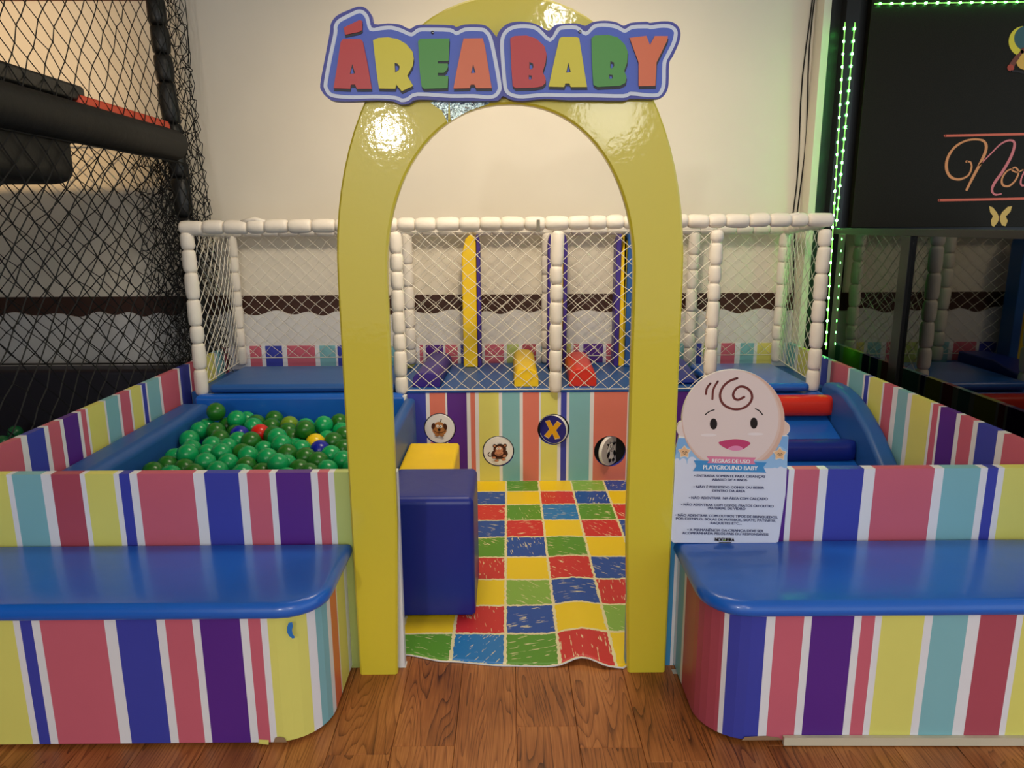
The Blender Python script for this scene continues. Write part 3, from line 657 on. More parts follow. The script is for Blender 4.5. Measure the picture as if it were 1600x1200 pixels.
# ---------------------------------------------------------------- spinner panel
def spinner_panel():
    T = thing('spinner_panel', 'striped activity panel with four round spinning picture discs', 'panel', (.3, 4.13, 0))
    xs = [-.588,-.482,-.46,-.369,-.358,-.245,-.223,-.196,-.174,-.057,-.038,.064,.083,.177,.188,.286,.305,.339,.354,.475,.498,.694,.728,.84,.86,.95,.97,1.07]
    ks = 'bwowvwowywtwowywbwtwowpwvwvw'
    st = [(x+.588, k) for x, k in zip(xs, 'bwcwvwcwywtwcwywbwtwcwywvvvw')]
    o = striped('panel_board', [(-.588, 4.13), (1.115, 4.13)], st, .005, .545, .03)
    cs = [(-.406, .331, -6), (-.063, .191, 6), (.263, .322, -24), (.598, .186, 42)]
    mb = MB()
    for cx, cz, _ in cs:
        n = 40; V = [(cx+.094*math.cos(2*PI*i/n), y, cz+.094*math.sin(2*PI*i/n)) for y in (4.1, 4.2) for i in range(n)]
        mb.add(V, [tuple(range(n)), tuple(range(2*n-1, n-1, -1))]+[(i, i+n, (i+1) % n+n, (i+1) % n) for i in range(n)])
    cut = mb.build('cut', WHITEP, fixn=True)
    bo = o.modifiers.new('b', 'BOOLEAN'); bo.operation = 'DIFFERENCE'; bo.object = cut; bo.solver = 'EXACT'
    dg = bpy.context.evaluated_depsgraph_get(); me = bpy.data.meshes.new_from_object(o.evaluated_get(dg)); o.modifiers.clear(); o.data = me
    bpy.data.objects.remove(cut)
    me.transform(Matrix.Translation(-T.location)); o.parent = T
    box('dark_void_sheet', -.588-.3, 1.115-.3, .034, .039, .005, .54, BLACKM, T)  # black sheet stands in for the dark void behind the disc holes
    ink = {'white': fmat('white', (240, 236, 228), .4), 'brown': fmat('brown', (74, 38, 22)), 'tan': fmat('tan', (188, 124, 66)), 'dk': fmat('dark', (30, 20, 16)), 'pink': fmat('muzzle', (206, 140, 104)),
           'blue': fmat('deep_blue', (44, 42, 130)), 'gold': fmat('gold', (232, 172, 30)), 'grey': fmat('grey', (196, 190, 184)), 'blk': fmat('black', (18, 18, 18)), 'cream': fmat('cream', (236, 206, 160))}
    names = ('dog', 'monkey', 'letter', 'cow')
    for q, ((cx, cz, ang), nm) in enumerate(zip(cs, names)):
        R = .0885; th = .011; n = 40
        D = empty('spinner_disc', (cx-.3, .012, cz), T); D.rotation_euler = (0, 0, math.radians(ang))
        V = []; 
        for y, r in ((-th, R-.002), (-th+.002, R), (th-.002, R), (th, R-.002)): V += [(r*math.cos(2*PI*i/n), y, r*math.sin(2*PI*i/n)) for i in range(n)]
        F = [(k*n+i, k*n+(i+1) % n, (k+1)*n+(i+1) % n, (k+1)*n+i) for k in range(3) for i in range(n)]+[tuple(range(n)), tuple(range(4*n-1, 3*n-1, -1))]
        bd = build('disc_body', V, F, WHITEP, D)
        tube('pivot_pin', [(0, 0, R-.004), (0, 0, R+.008)], .003, mat('screw_steel', (150, 155, 165)), D, 6)
        a = Art((0, -th, 0), sc=.001)
        if nm == 'dog':
            a.stroke([(0, 34), (8, 46), (12, 58)], [3, 5, 6], ink['brown'])
            a.ell(0, -10, 42, 30, ink['tan']); a.ell(0, -2, 38, 24, ink['brown']); a.ell(0, 0, 36, 23, ink['tan'])
            a.ell(0, 12, 32, 31, ink['tan'])
            for s in (-1, 1):
                a.ell(s*36, 16, 11, 19, ink['brown'], s*.25); a.ell(s*10, 16, 9, 9, ink['white']); a.ell(s*8, 15, 3.2, 3.6, ink['dk'])
                a.ell(s*15, -38, 13, 10, ink['brown']); a.ell(s*15, -38, 11.5, 8.5, ink['tan']); a.stroke([(s*12, -38), (s*12, -45)], 1.5, ink['brown']); a.stroke([(s*18, -38), (s*18, -45)], 1.5, ink['brown'])
            a.ell(0, -4, 9, 8, ink['dk']); a.stroke([(-26, -12), (-10, -19), (10, -19), (26, -12)], 2, ink['brown'])
            a.stroke([(-26, -53), (-18, -50), (0, -53), (18, -50), (26, -54)], 2, ink['brown'])
        elif nm == 'monkey':
            a.stroke([(-36, -28), (-54, -30), (-62, -18), (-54, -6)], 6, ink['brown'])
            a.ell(6, -18, 50, 32, ink['brown']); a.ell(8, 12, 38, 32, ink['brown'])
            for s in (-1, 1): a.ell(8+s*31, 34, 11, 11, ink['brown']); a.ell(8+s*31, 34, 6, 6, ink['pink'])
            for dx in (-10, 0, 10): a.stroke([(6+dx*.6, 40), (6+dx, 52)], [4, 2], ink['dk'])
            a.ell(4, 10, 22, 22, ink['pink']); a.ell(2, -10, 26, 16, ink['pink'])
            for s in (-1, 1): a.ell(1+s*8, 18, 7, 7, ink['white']); a.ell(1+s*6, 18, 2.5, 2.8, ink['dk'])
            a.stroke([(-16, -12), (0, -19), (20, -11)], 2, ink['brown']); a.ell(0, 4, 3, 2, ink['dk'])
            for fx, fy in ((-28, -36), (-12, -54), (34, -28), (28, -48)): a.ell(fx, fy, 13, 8, ink['dk']); a.ell(fx, fy, 11.5, 6.8, ink['pink']); a.stroke([(fx-3, fy), (fx-3, fy-6)], 1.2, ink['brown'])
        elif nm == 'letter':
            a.ell(0, 0, 84, 84, ink['blue'], n=40)
            X = [(-46, 44), (-18, 52), (2, 18), (26, 52), (52, 38), (20, -2), (46, -46), (14, -56), (-2, -24), (-24, -56), (-52, -42), (-20, -2)]
            a.poly([(x*1.06, y*1.06) for x, y in X], ink['cream']); a.poly([(x*.98, y*.98) for x, y in X], ink['gold'])
        else:
            a.ell(0, 0, 85, 85, ink['grey'], n=40)
            a.ell(0, -4, 40, 52, ink['blk']); a.ell(0, -4, 37, 49, ink['white']); a.ell(0, 26, 25, 27, ink['blk']); a.ell(0, 26, 23, 25, ink['white'])
            for s in (-1, 1):
                a.ell(s*30, 44, 10, 6, ink['blk'], s*.5); a.ell(s*9, 30, 6, 7, ink['blk']); a.ell(s*8, 30, 3.4, 4, ink['white']); a.ell(s*26, -16, 12, 20, ink['blk'], s*.3); a.ell(s*14, -56, 12, 12, ink['blk'])
                a.stroke([(s*14, 48), (s*17, 60)], 4, ink['blk'])
            a.ell(0, 10, 17, 12, ink['blk']); a.ell(0, 10, 15, 10, ink['grey']); a.ell(-5, 11, 2, 3, ink['blk']); a.ell(5, 11, 2, 3, ink['blk']); a.ell(12, 46, 10, 8, ink['blk'])
        p = a.build('print', D)
        D['label'] = {'dog': 'white disc with a tan cartoon dog', 'monkey': 'white disc with a brown cartoon monkey', 'letter': 'blue disc with a gold letter X', 'cow': 'turned white disc with a black and white cartoon cow'}[nm]
spinner_panel()

# ---------------------------------------------------------------- foam steps in the aisle
one(pad('foam_block', -.475, -.134, 2.582, 2.945, .012, .498, NAVY, r=.02, er=.03, rb=.012, crown=.004), 'tall navy foam step block standing on the play mat by the arch', 'foam block')
one(pad('foam_block', -.532, -.265, 3.0, 3.752, .012, .362, YEL, r=.012, er=.02, rb=.01, crown=.003), 'yellow foam step block half hidden behind the navy block', 'foam block')

# ---------------------------------------------------------------- cage: posts, rails and nets
def cage():
    T = thing('net_cage', 'white padded post and rail cage with white diamond nets on the platform', 'cage', (0, 4.13, .5))
    T.location = (0, 0, 0)
    yf, yb, zt = 4.133, 4.905, 1.497
    fx = [-1.776, -.622, .273, 1.165, 1.768]; bx = [-1.822, -.665, .262, 1.235, 1.835]
    for x in fx: sleeved('post', (x, yf, .548), (x, yf, zt-.03), .036, WHITEF, T, (.10, .125, .15))
    for x in bx: sleeved('post', (x, yb, .575), (x, yb, zt-.05), .036, WHITEF, T, (.10, .125, .15))
    sleeved('rail', (fx[0]-.035, yf, zt-.004), (fx[-1]+.035, yf, zt+.022), .037, WHITEF, T, (.095, .115, .13))
    sleeved('rail', (bx[0]-.03, yb, zt-.03), (bx[-1]+.03, yb, zt-.03), .036, WHITEF, T, (.11, .13))
    for a, b in ((fx[0], bx[0]), (fx[-1], bx[-1])): sleeved('rail', (a, yf+.04, zt+(.012 if a > 0 else -.012)), (b, yb-.04, zt-.03), .036, WHITEF, T, (.11, .13))
    # loose split sleeve ends on the rail
    for x, z in ((-1.39, .035), (1.60, .045)):
        tube('loose_foam', [(x-.09, yf-.005, zt+z-.012), (x, yf-.012, zt+z+.004), (x+.07, yf-.005, zt+z-.014)], [.010, .014, .009], WHITEF, T, 8)
    lb = at(841, 352, Y=yf-.041); tp = box('marked_tape', lb.x-.009, lb.x+.009, yf-.0415, yf-.0395, lb.z-.034, lb.z+.03, mat('printed_tape', (120, 116, 104), .5), T); tp['label'] = 'grey printed tape around the rail'
    sg = lambda a: (lambda u, v: a*math.sin(PI*u)*math.sin(PI*v))
    R = .0021
    bt, tt = .578, zt-.035
    for a, b in ((fx[1], fx[2]), (fx[2], fx[3])):
        netmesh('net', (a+.03, yf-.012, bt-.012), (b-a-.06, 0, 0), (0, 0, tt-bt+.012), 18, 22, R, WHITEN, T, .12, sg(.03))
    for a, b in zip(bx, bx[1:]):
        netmesh('net', (a+.03, yb+.012, .62), (b-a-.06, 0, 0), (0, 0, tt-.03-.62), max(12, int((b-a)/.047)//2*2), 20, R*.85, WHITEN, T, .12, sg(.02))
    netmesh('net', (fx[0], yf+.03, .60), (bx[0]-fx[0], yb-yf-.06, 0), (0, 0, tt-.60), 16, 20, R, WHITEN, T, .15, sg(.03))
    netmesh('net', (fx[-1], yf+.03, .60), (bx[-1]-fx[-1], yb-yf-.06, 0), (0, 0, tt-.60), 16, 20, R, WHITEN, T, .15, sg(-.03))
cage()

# dividers, bolsters and wedge inside the cage
def divider(x0, x1, lab, lcol, rcol, lw=.026, rw=.026):
    T = thing('foam_divider', lab, 'divider', ((x0+x1)/2, 4.83, .572)); w = (x1-x0)/2; H = .868; y = .055
    def prof(a, b, flip):
        r = .075; P = [(a, 0), (b, 0)]
        if flip > 0: P += [(b, H-r*1.2)]+[(a+(b-a)*math.cos(t), H-r*1.2+r*1.2*math.sin(t)) for t in (.4, .8, 1.2, PI/2)]
        else: P += [(b, H)]+[(b-(b-a)*math.cos(t), H-r*1.2+r*1.2*math.sin(t)) for t in (1.2, .8, .4, 0)]
        return P
    c0 = -w+(lw if lcol else 0); c1 = w-(rw if rcol else 0)
    extrude('core', [(c0, 0), (c1, 0), (c1, H-.05), (c1-.012, H-.015), ((c0+c1)/2+.01, H), (c0+.025, H-.03), (c0, H-.13)], 'y', -y, y, YEL, T, .008, 2)
    if lcol: extrude('side_pad', prof(-w, c0-.001, -1), 'y', -y-.01, y+.01, lcol, T, .006, 2)
    if rcol: extrude('side_pad', prof(c1+.001, w, 1), 'y', -y-.01, y+.01, rcol, T, .006, 2)
divider(-.298, -.178, 'yellow foam divider with purple side, left of the cage middle', None, PURP)
divider(.258, .386, 'foam divider mostly hidden behind the middle white post, purple sides', PURP, PURP)
divider(.700, .835, 'foam divider with purple and blue sides beside the right arch leg', PURP, BLUEP, .034, .062)
def bolster(x, w, h, m, lab, y0=4.17, y1=4.86, sh=0):
    P = []
    for i in range(13):
        a = PI*i/12; P.append((math.copysign(abs(math.cos(a))**.62, math.cos(a))*w/2, h*math.sin(a)**.62 if 0 < i < 12 else 0))
    n = len(P); V = [];
    for k, (y, s) in enumerate(((y0, .94), (y0+.012, 1), (y1-.012, 1), (y1, .94))): V += [(x+u*s+sh*(y-y0)/(y1-y0), y, .574+v*s) for u, v in P]
    F = [(k*n+i, k*n+(i+1) % n, (k+1)*n+(i+1) % n, (k+1)*n+i) for k in range(3) for i in range(n)]+[tuple(range(n-1, -1, -1)), tuple(range(3*n, 4*n))]
    return one(wn(build('bolster', V, F, m, None, smooth=True)), lab, 'bolster')
bolster(-.482, .165, .085, PURP, 'purple rounded foam bolster lying on the cage floor', sh=.02)
bolster(.104, .148, .105, YEL, 'yellow rounded foam bolster lying on the cage floor')
bolster(.435, .165, .105, RED, 'red rounded foam bolster lying on the cage floor', y1=4.755, sh=.02)
wd = extrude('foam_wedge', [(4.2, .574), (4.86, .574), (4.86, .65), (4.5, .655), (4.2, .60)], 'x', .93, 1.12, NAVY, None, .012); one(wd, 'dark blue foam wedge on the cage floor beside the right inner post', 'wedge')

# ---------------------------------------------------------------- stairs
def stairs():
    T = thing('soft_stairs', 'soft stairs with red and navy rolls behind the right front barrier', 'stairs', (1.5, 3.6, 0))
    ox, oy = 1.5, 3.6
    def fit(P): return [(a-oy, z) for a, z in P]
    # stepped body: flat sloping treads
    extrude('tread_body', fit([(2.9, .01), (2.9, .05), (3.40, .20), (3.72, .325), (4.05, .45), (4.055, .545), (4.24, .548), (4.24, .01)]), 'x', 1.12-ox, 1.81-ox, BLUE, T, .01, 2)
    for y, z, r, m, x1, lab in ((3.99, .494, .058, RED, 1.83, 'red vinyl roll at the top of the stairs'), (3.66, .335, .055, NAVY, 1.818, 'navy vinyl roll across the middle of the stairs')):
        P = [(1.13-ox, y-oy, z), (1.18-ox, y-oy, z), (x1-.05-ox, y-oy, z), (x1-.02-ox, y-oy, z), (x1-ox, y-oy-.012, z-.004)]
        V, F = [], []
        n = 20
        for i, (p, q) in enumerate(zip(P, ((.3, .95), (1, 1), (1, 1), (.8, .98), (.12, .92)))):
            for j in range(n):
                t = 2*PI*j/n; c, s = math.cos(t), math.sin(t)
                V.append((p[0], p[1]+r*q[0]*math.copysign(abs(c)**.7, c), p[2]+r*q[1]*math.copysign(abs(s)**.7, s)))
        F = [(i*n+j, i*n+(j+1) % n, (i+1)*n+(j+1) % n, (i+1)*n+j) for i in range(4) for j in range(n)]+[tuple(range(n-1, -1, -1)), tuple(range(4*n, 5*n))]
        o = build('roll', V, F, m, T, smooth=True); wn(o); o['label'] = lab
    sp_ = [(2.88, .01), (2.9, .06), (3.08, .135), (3.24, .235), (3.40, .36), (3.55, .47), (3.70, .548), (3.82, .592), (3.93, .612), (4.04, .615), (4.10, .60), (4.125, .565), (4.13, .5), (4.13, .01)]
    o = extrude('side_pad', fit(sp_), 'x', 1.812-ox, 1.908-ox, BLUEP, T, .028, 4); o['label'] = 'curved blue side pad sweeping down beside the stairs'
stairs()

# ---------------------------------------------------------------- rules board
def rules_board():
    T = thing('rules_board', 'cut-out board with printed baby face and pen rules on the bench', 'sign')
    YB = 2.232
    O = at(1143, 847, Y=YB); O.z = .4705; Tl = Vector((O.x, YB, .4705)); T.location = Tl
    def q(p):                                     # board drawing -> metres on the board, from the foot centre
        v = at(1030+p[0]/4, 570+p[1]/4, Y=YB); return (v.x-Tl.x, v.z-Tl.z)
    foot = min(q(p)[1] for p in ((75, 1090), (745, 1105)))
    def P(L): return [(q(p)[0], q(p)[1]-foot+.001) for p in L]
    hc, hr = (463, 343), 322
    def circ(cx, cy, rx, ry, a0, a1, n): return [(cx+rx*math.cos(math.radians(a0+(a1-a0)*i/n)), cy-ry*math.sin(math.radians(a0+(a1-a0)*i/n))) for i in range(n+1)]
    out = [(118, 470), (104, 520), (90, 800), (73, 1075), (78, 1098), (90, 1106), (400, 1108), (730, 1106), (744, 1100), (748, 1080), (790, 800), (808, 440)]
    out += circ(772, 392, 46, 47, -60, 75, 8)+circ(463, 345, 322, 320, 3, 177, 40)+circ(150, 395, 40, 48, 100, 230, 8)
    Q = P(out); n = len(Q); th = .012
    V = [(x, 0, z) for x, z in Q]+[(x, th, z) for x, z in Q]
    skin = fmat('skin', (232, 212, 204), .3)
    body = build('board', V, [tuple(range(n)), tuple(range(2*n-1, n-1, -1))]+[(i, i+n, (i+1) % n+n, (i+1) % n) for i in range(n)], WHITEP, T)
    a = Art((0, 0, 0), step=.00005, base=.0003)
    I = lambda L, m, s=False: a.poly(P(smooth2(L, True, 4) if s else L), m)
    sky = fmat('sky_print', (130, 178, 226), .3); sky2 = fmat('sky_print_pale', (156, 196, 232), .3); paper = fmat('paper_white', (222, 226, 240), .3)
    pale = fmat('skin', (232, 212, 204)); tan = fmat('skin_shade', (222, 182, 160), .3); tan2 = fmat('skin_mid', (228, 198, 182), .3)
    # paper, sky, clouds
    I([(118, 470), (104, 520), (90, 800), (73, 1075), (78, 1098), (90, 1106), (400, 1108), (730, 1106), (744, 1100), (748, 1080), (790, 800), (808, 440)], paper)
    I([(119, 452), (104, 520), (98, 600), (797, 640), (806, 440)], sky)
    I([(100, 560), (160, 500), (300, 560), (600, 560), (740, 490), (802, 530), (800, 640), (97, 640)], sky2)
    cl = [(97, 604), (250, 618), (280, 640), (600, 650), (660, 662), (796, 660), (790, 740), (94, 740)]
    I(cl, paper)
    for cx, cy, rx in ((112, 600, 22), (150, 606, 28), (205, 604, 36), (250, 630, 26), (690, 668, 26), (722, 660, 24), (760, 664, 34)): I(circ(cx, cy, min(rx, cx-97 if cx < 400 else 794-cx) if False else rx*.8, rx, 0, 360, 20)[:-1], paper)
    ear = lambda cx, cy, rx, ry, m: a.poly(P(circ(cx, cy, rx, ry, 0, 360, 24)[:-1]), m)
    I(circ(150, 395, 40, 48, 95, 265, 10)+[(200, 440), (200, 350)], pale); I(circ(770, 390, 45, 46, -80, 80, 10)+[(700, 360), (700, 440)], tan2)
    full = circ(463, 345, 321, 319, 0, 360, 60)[:-1]; clip = [(x, min(y, 592)) for x, y in full]
    I(clip, tan); 
    I([(x, min(y, 592)) for x, y in circ(452, 338, 308, 312, 0, 360, 60)[:-1]], tan2)
    I([(x, min(y, 592)) for x, y in circ(446, 330, 300, 304, 0, 360, 60)[:-1]], pale)
    hair = fmat('hair_brown', (112, 50, 44), .3)
    def stroke(L, w, m): a.stroke(P(L), w*.00052, m)
    stroke([(487, 78), (440, 95), (400, 130), (380, 180), (390, 225), (420, 255), (470, 272), (520, 266), (560, 240), (580, 200), (570, 160), (540, 135), (505, 130), (478, 147), (462, 178), (470, 203), (495, 212), (530, 195)], 15, hair)
    stroke([(320, 110), (298, 140), (292, 176)], 13, hair); stroke([(366, 97), (338, 148), (332, 208)], 13, hair)
    dk = fmat('dark', (30, 20, 16))
    stroke([(288, 305), (312, 286), (343, 275)], 7, dk); stroke([(601, 268), (626, 282), (645, 305)], 7, dk)
    for cx, cy in ((339, 363), (591, 358)): I(circ(cx, cy, 23, 35, 0, 360, 24)[:-1], dk)
    for cx, cy in ((308, 432), (600, 426)): I(circ(cx, cy, 50, 9, 0, 360, 20)[:-1], fmat('cheek_white', (240, 226, 222)))
    I([(370, 480), (400, 468), (440, 461), (480, 458), (530, 464), (569, 482), (548, 505), (515, 524), (480, 530), (440, 524), (400, 507)], fmat('mouth', (200, 66, 112)), True)
    I([(428, 518), (450, 503), (480, 499), (508, 504), (524, 519), (500, 528), (480, 530), (455, 528)], fmat('tongue', (232, 140, 178)), True)
    I([(215, 590), (672, 603), (650, 633), (668, 668), (210, 657), (232, 625)], fmat('ribbon_blue', (70, 146, 204)))
    I([(295, 564), (606, 573), (590, 592), (600, 615), (300, 607), (312, 588)], fmat('ribbon_pink', (226, 130, 160)))
    for cx, cy, R_ in ((157, 538, 42), (752, 550, 44)):
        S_ = []
        for m, w in ((fmat('star_cream', (240, 222, 200)), 1.0), (fmat('star_tan', (238, 190, 140)), .84)):
            I([(cx+R_*w*(1 if i % 2 == 0 else .66)*math.cos(.3+i*PI/5), cy-R_*w*(1 if i % 2 == 0 else .66)*math.sin(.3+i*PI/5)) for i in range(10)], m, True)
        stroke([(cx-14, cy+2), (cx-7, cy-4), (cx-2, cy+3)], 3, dk); stroke([(cx+4, cy+2), (cx+10, cy-4), (cx+16, cy+3)], 3, dk); stroke([(cx-6, cy+9), (cx+1, cy+13), (cx+8, cy+9)], 3, dk)
    pr = a.build('face_print', T); pr['label'] = 'printed baby face, ribbons, stars and clouds'
    blue = fmat('text_navy', (36, 44, 92), .4); wh = fmat('text_white', (245, 245, 245), .4)
    ob = a.h+.0003
    def ln(s, x0, y0, x1, y1, h, m, bold=.03):
        p0, p1 = P([(x0, y0), (x1, y1)]); R = Vector((p1[0]-p0[0], 0, p1[1]-p0[1])); w = R.length
        text_line('text_line', s, ((p0[0]+p1[0])/2, 0, (p0[1]+p1[1])/2), h*.00052*1.38, m, T, R=R, Up=(0, 0, 1), bold=bold, width=w, proud=ob)
    ln('REGRAS DE USO', 328, 603, 564, 608, 25, wh, .035); ln('PLAYGROUND BABY', 272, 645, 611, 652, 29, wh, .035)
    for s, x0, y0, x1, y1 in (('• ENTRADA SOMENTE PARA CRIANÇAS', 217, 693, 660, 699), ('ABAIXO DE 4 ANOS', 330, 717, 548, 720), ('• NÃO É PERMITIDO COMER OU BEBER', 212, 762, 652, 768), ('DENTRO DA ÁREA', 331, 786, 534, 789),
            ('• NÃO ADENTRAR  NA ÁREA COM CALÇADO', 184, 830, 676, 838), ('• NÃO ADENTRAR COM COPOS, PRATOS OU OUTRO', 136, 872, 712, 884), ('MATERIAL DE VIDRO', 305, 896, 536, 900),
            ('• NÃO ADENTRAR COM OUTROS TIPOS DE BRINQUEDOS,', 99, 938, 738, 952), ('POR EXEMPLO: BOLAS DE FUTEBOL, SKATE, PATINETE,', 103, 960, 727, 974), ('RAQUETES ETC...', 319, 988, 513, 991),
            ('• A PERMANÊNCIA DA CRIANÇA DEVE SER', 174, 1030, 648, 1038), ('ACOMPANHADA PELOS PAIS OU RESPONSÁVEIS', 144, 1050, 680, 1060)):
        ln(s, x0, y0, x1, y1, 17, blue, .03)
    ln('NOGUEIRA', 346, 1094, 466, 1096, 24, dk, .05)
    g = Art((0, 0, 0), base=ob); g.poly(P([(372, 1100), (450, 1100), (450, 1104), (372, 1104)]), dk); g.poly(P([(398, 1086), (416, 1086), (414, 1090), (397, 1090)]), fmat('logo_green', (150, 190, 40))); g.build('logo_mark', T)
rules_board()

# ---------------------------------------------------------------- ball pit balls
def balls():
    r = .0505; LO = Vector((-1.712+r, 2.36, .03+r)); HI = Vector((-.605-r, 4.073-r, .75))
    B = '''508,140,D 565,205,D 755,180,G 845,195,D 930,180,D 975,222,D 1070,215,L 1170,240,G 430,205,G 375,260,G 495,262,D 660,210,G 685,255,D 695,290,B 845,235,G 862,285,R 860,305,D 320,325,G 560,335,D 700,330,G 1060,280,D 1020,315,G 940,310,D 1255,290,D 1300,285,G 1380,285,G 1455,195,D 1470,275,G 1465,310,D 450,375,G 500,415,G 355,410,G 545,445,G 610,400,G 680,415,D 810,355,D 1080,345,G 1140,310,D 1210,340,D 1285,345,Y 1345,370,D 1315,405,B 1455,370,D 1405,430,G 925,390,G 1010,385,G 910,430,D 1165,380,G 815,460,G 1080,440,D 1170,465,D 1290,500,D 415,490,G 485,510,G 275,535,D 170,520,D 115,560,D 265,455,G 330,490,G 625,525,G 765,500,D 915,500,G 1000,490,G 895,555,D 985,555,G 1120,540,D 1235,575,D 1360,530,G 1500,500,G 1500,430,D 770,580,G 475,565,G 375,580,D 210,575,G 1090,580,G 1560,250,G 1560,330,D 1570,400,G 1580,480,D 1560,540,G'''.split()
    P = []; C = []
    for t in B:
        x, y, c = t.split(','); x, y = 230+int(x)/4.848, 620+int(y)/4.848
        z = .405
        for _ in range(4):
            p = at(x, y, Z=z); z = .385+.055*max(0, min(1, (p.y-3.1)/.9))+(.05 if c == 'D' and y < 655 and x < 350 else 0)
        P.append(p); C.append(c)
    nv = len(P)
    for k in range(2):
        zz = .285-k*.09; y = 2.9
        row = 0
        while y < 4.03:
            x = -1.60+(.054 if row % 2 else 0)
            while x < -.655:
                P.append(Vector((x+random.uniform(-.01, .01), y+random.uniform(-.01, .01), zz+random.uniform(-.01, .01)))); C.append(random.choice('GGD')); x += .108
            y += .095; row += 1
    hold = [.12 if c in 'RBYL' else 1.0 for c in C]
    P0 = [p.copy() for p in P[:nv]]
    for it in range(140):
        for i in range(len(P)):
            for j in range(i+1, len(P)):
                d = P[j]-P[i]; 
                if abs(d.x) > .101 or abs(d.y) > .101 or abs(d.z) > .101: continue
                l = d.length
                if 1e-5 < l < 2*r-.001:
                    q = d*((2*r-l)/l*.5); wi = .25 if i < nv <= j else 1.0
                    P[i] -= q*wi*hold[i]; P[j] += q*(2-wi)*hold[j]
        for i in range(len(P)):
            if i < nv: P[i] += (P0[i]-P[i])*(.04 if it < 90 else 0)
            for a in range(3): P[i][a] = max(LO[a], min(HI[a], P[i][a]))
    MT = {'D': mat('ball_dark_green', (36, 112, 34), .28, .5, var=.06, vscale=5), 'G': mat('ball_emerald', (14, 160, 92), .25, .5, var=.05, vscale=5), 'B': mat('ball_blue', (18, 34, 160), .28), 'R': mat('ball_red', (214, 36, 26), .28), 'Y': mat('ball_yellow', (240, 204, 20), .28), 'L': mat('ball_olive', (112, 150, 36), .3)}
    lab = {'D': ('dark green plastic ball in the ball pit', 'dark green balls in the ball pit'), 'G': ('emerald green plastic ball in the ball pit', 'emerald balls in the ball pit')}
    ME = {}
    for k, M in MT.items():
        V = []; F = []; n, h = 20, 12
        V.append((0, 0, -r))
        for i in range(1, h):
            a = -PI/2+PI*i/h
            for j in range(n): V.append((r*math.cos(a)*math.cos(2*PI*j/n), r*math.cos(a)*math.sin(2*PI*j/n), r*math.sin(a)))
        V.append((0, 0, r)); t = len(V)-1
        F += [(0, 1+(j+1) % n, 1+j) for j in range(n)]+[(1+i*n+j, 1+i*n+(j+1) % n, 1+(i+1)*n+(j+1) % n, 1+(i+1)*n+j) for i in range(h-2) for j in range(n)]+[(1+(h-2)*n+j, 1+(h-2)*n+(j+1) % n, t) for j in range(n)]
        ME[k] = mesh('pit_ball', V, F, M, smooth=True)
    nb = 0; rows = {}
    for i, (p, c) in enumerate(zip(P, C)):
        if i >= nv:
            # leave out what nothing can show: fully buried under two layers
            if p.z < .25: continue
        o = link('pit_ball', ME[c], None, p)
        if c in lab:
            nm = {'D': 'dark green', 'G': 'emerald green'}[c]
            if i >= nv: tag(o, nm+' ball half buried under the top layer of the pit', 'ball', 'buried '+nm+' balls of the pit')
            else:
                zy = 'at the pit back' if p.y > 3.8 else ('in the pit middle' if p.y > 3.42 else 'along the front barrier')
                zx = 'near left wall' if p.x < -1.32 else ('towards the arch' if p.x > -.92 else 'midway to arch')
                d = p-EYE; rows.setdefault((nm, zy, zx), []).append((d.dot(RT)/d.dot(FW), o))
        elif c == 'B':
            tag(o, ('blue ball among the green ones in the middle of the pit', 'blue ball nearest the yellow arch in the ball pit')[nb], 'ball', 'odd coloured balls in the ball pit'); nb += 1
        else: tag(o, {'R': 'single red ball among the green balls of the pit', 'Y': 'single yellow ball half buried among the green balls', 'L': 'single olive yellow-green ball near the back of the pit'}[c], 'ball', 'odd coloured balls in the ball pit')
    ordn = ['first', 'second', 'third', 'fourth', 'fifth', 'sixth', 'seventh', 'eighth', 'ninth', 'tenth', 'eleventh', 'twelfth']
    for (nm, zy, zx), L in rows.items():
        for k, (_, o) in enumerate(sorted(L, key=lambda t: t[0])):
            tag(o, '%s ball %s%s' % (nm, (ordn[k]+' from the left ') if len(L) > 1 else '', zy+' '+zx), 'ball', nm+' balls in the ball pit')
balls()

# ---------------------------------------------------------------- kiosk on the right
KB = mat('kiosk_frame_black', (14, 14, 14), .3, .5)
jb = box('trim_3', 2.062, 2.145, 4.785, 4.859, 1.47, 3.3, KB); tag(jb, kind='structure')
def tinted():
    M = bpy.data.materials.new('tinted_glass'); M.use_nodes = True; N = M.node_tree.nodes; L = M.node_tree.links
    N.remove(N['Principled BSDF']); out = N['Material Output']
    fr = N.new('ShaderNodeFresnel'); fr.inputs[0].default_value = 1.9
    tr = N.new('ShaderNodeBsdfTransparent'); tr.inputs[0].default_value = (.10, .11, .10, 1)
    gl = N.new('ShaderNodeBsdfGlossy'); gl.inputs['Roughness'].default_value = .02; gl.inputs[0].default_value = (.9, .9, .88, 1)
    mx = N.new('ShaderNodeMixShader'); L.new(fr.outputs[0], mx.inputs[0]); L.new(tr.outputs[0], mx.inputs[1]); L.new(gl.outputs[0], mx.inputs[2]); L.new(mx.outputs[0], out.inputs[0])
    return M
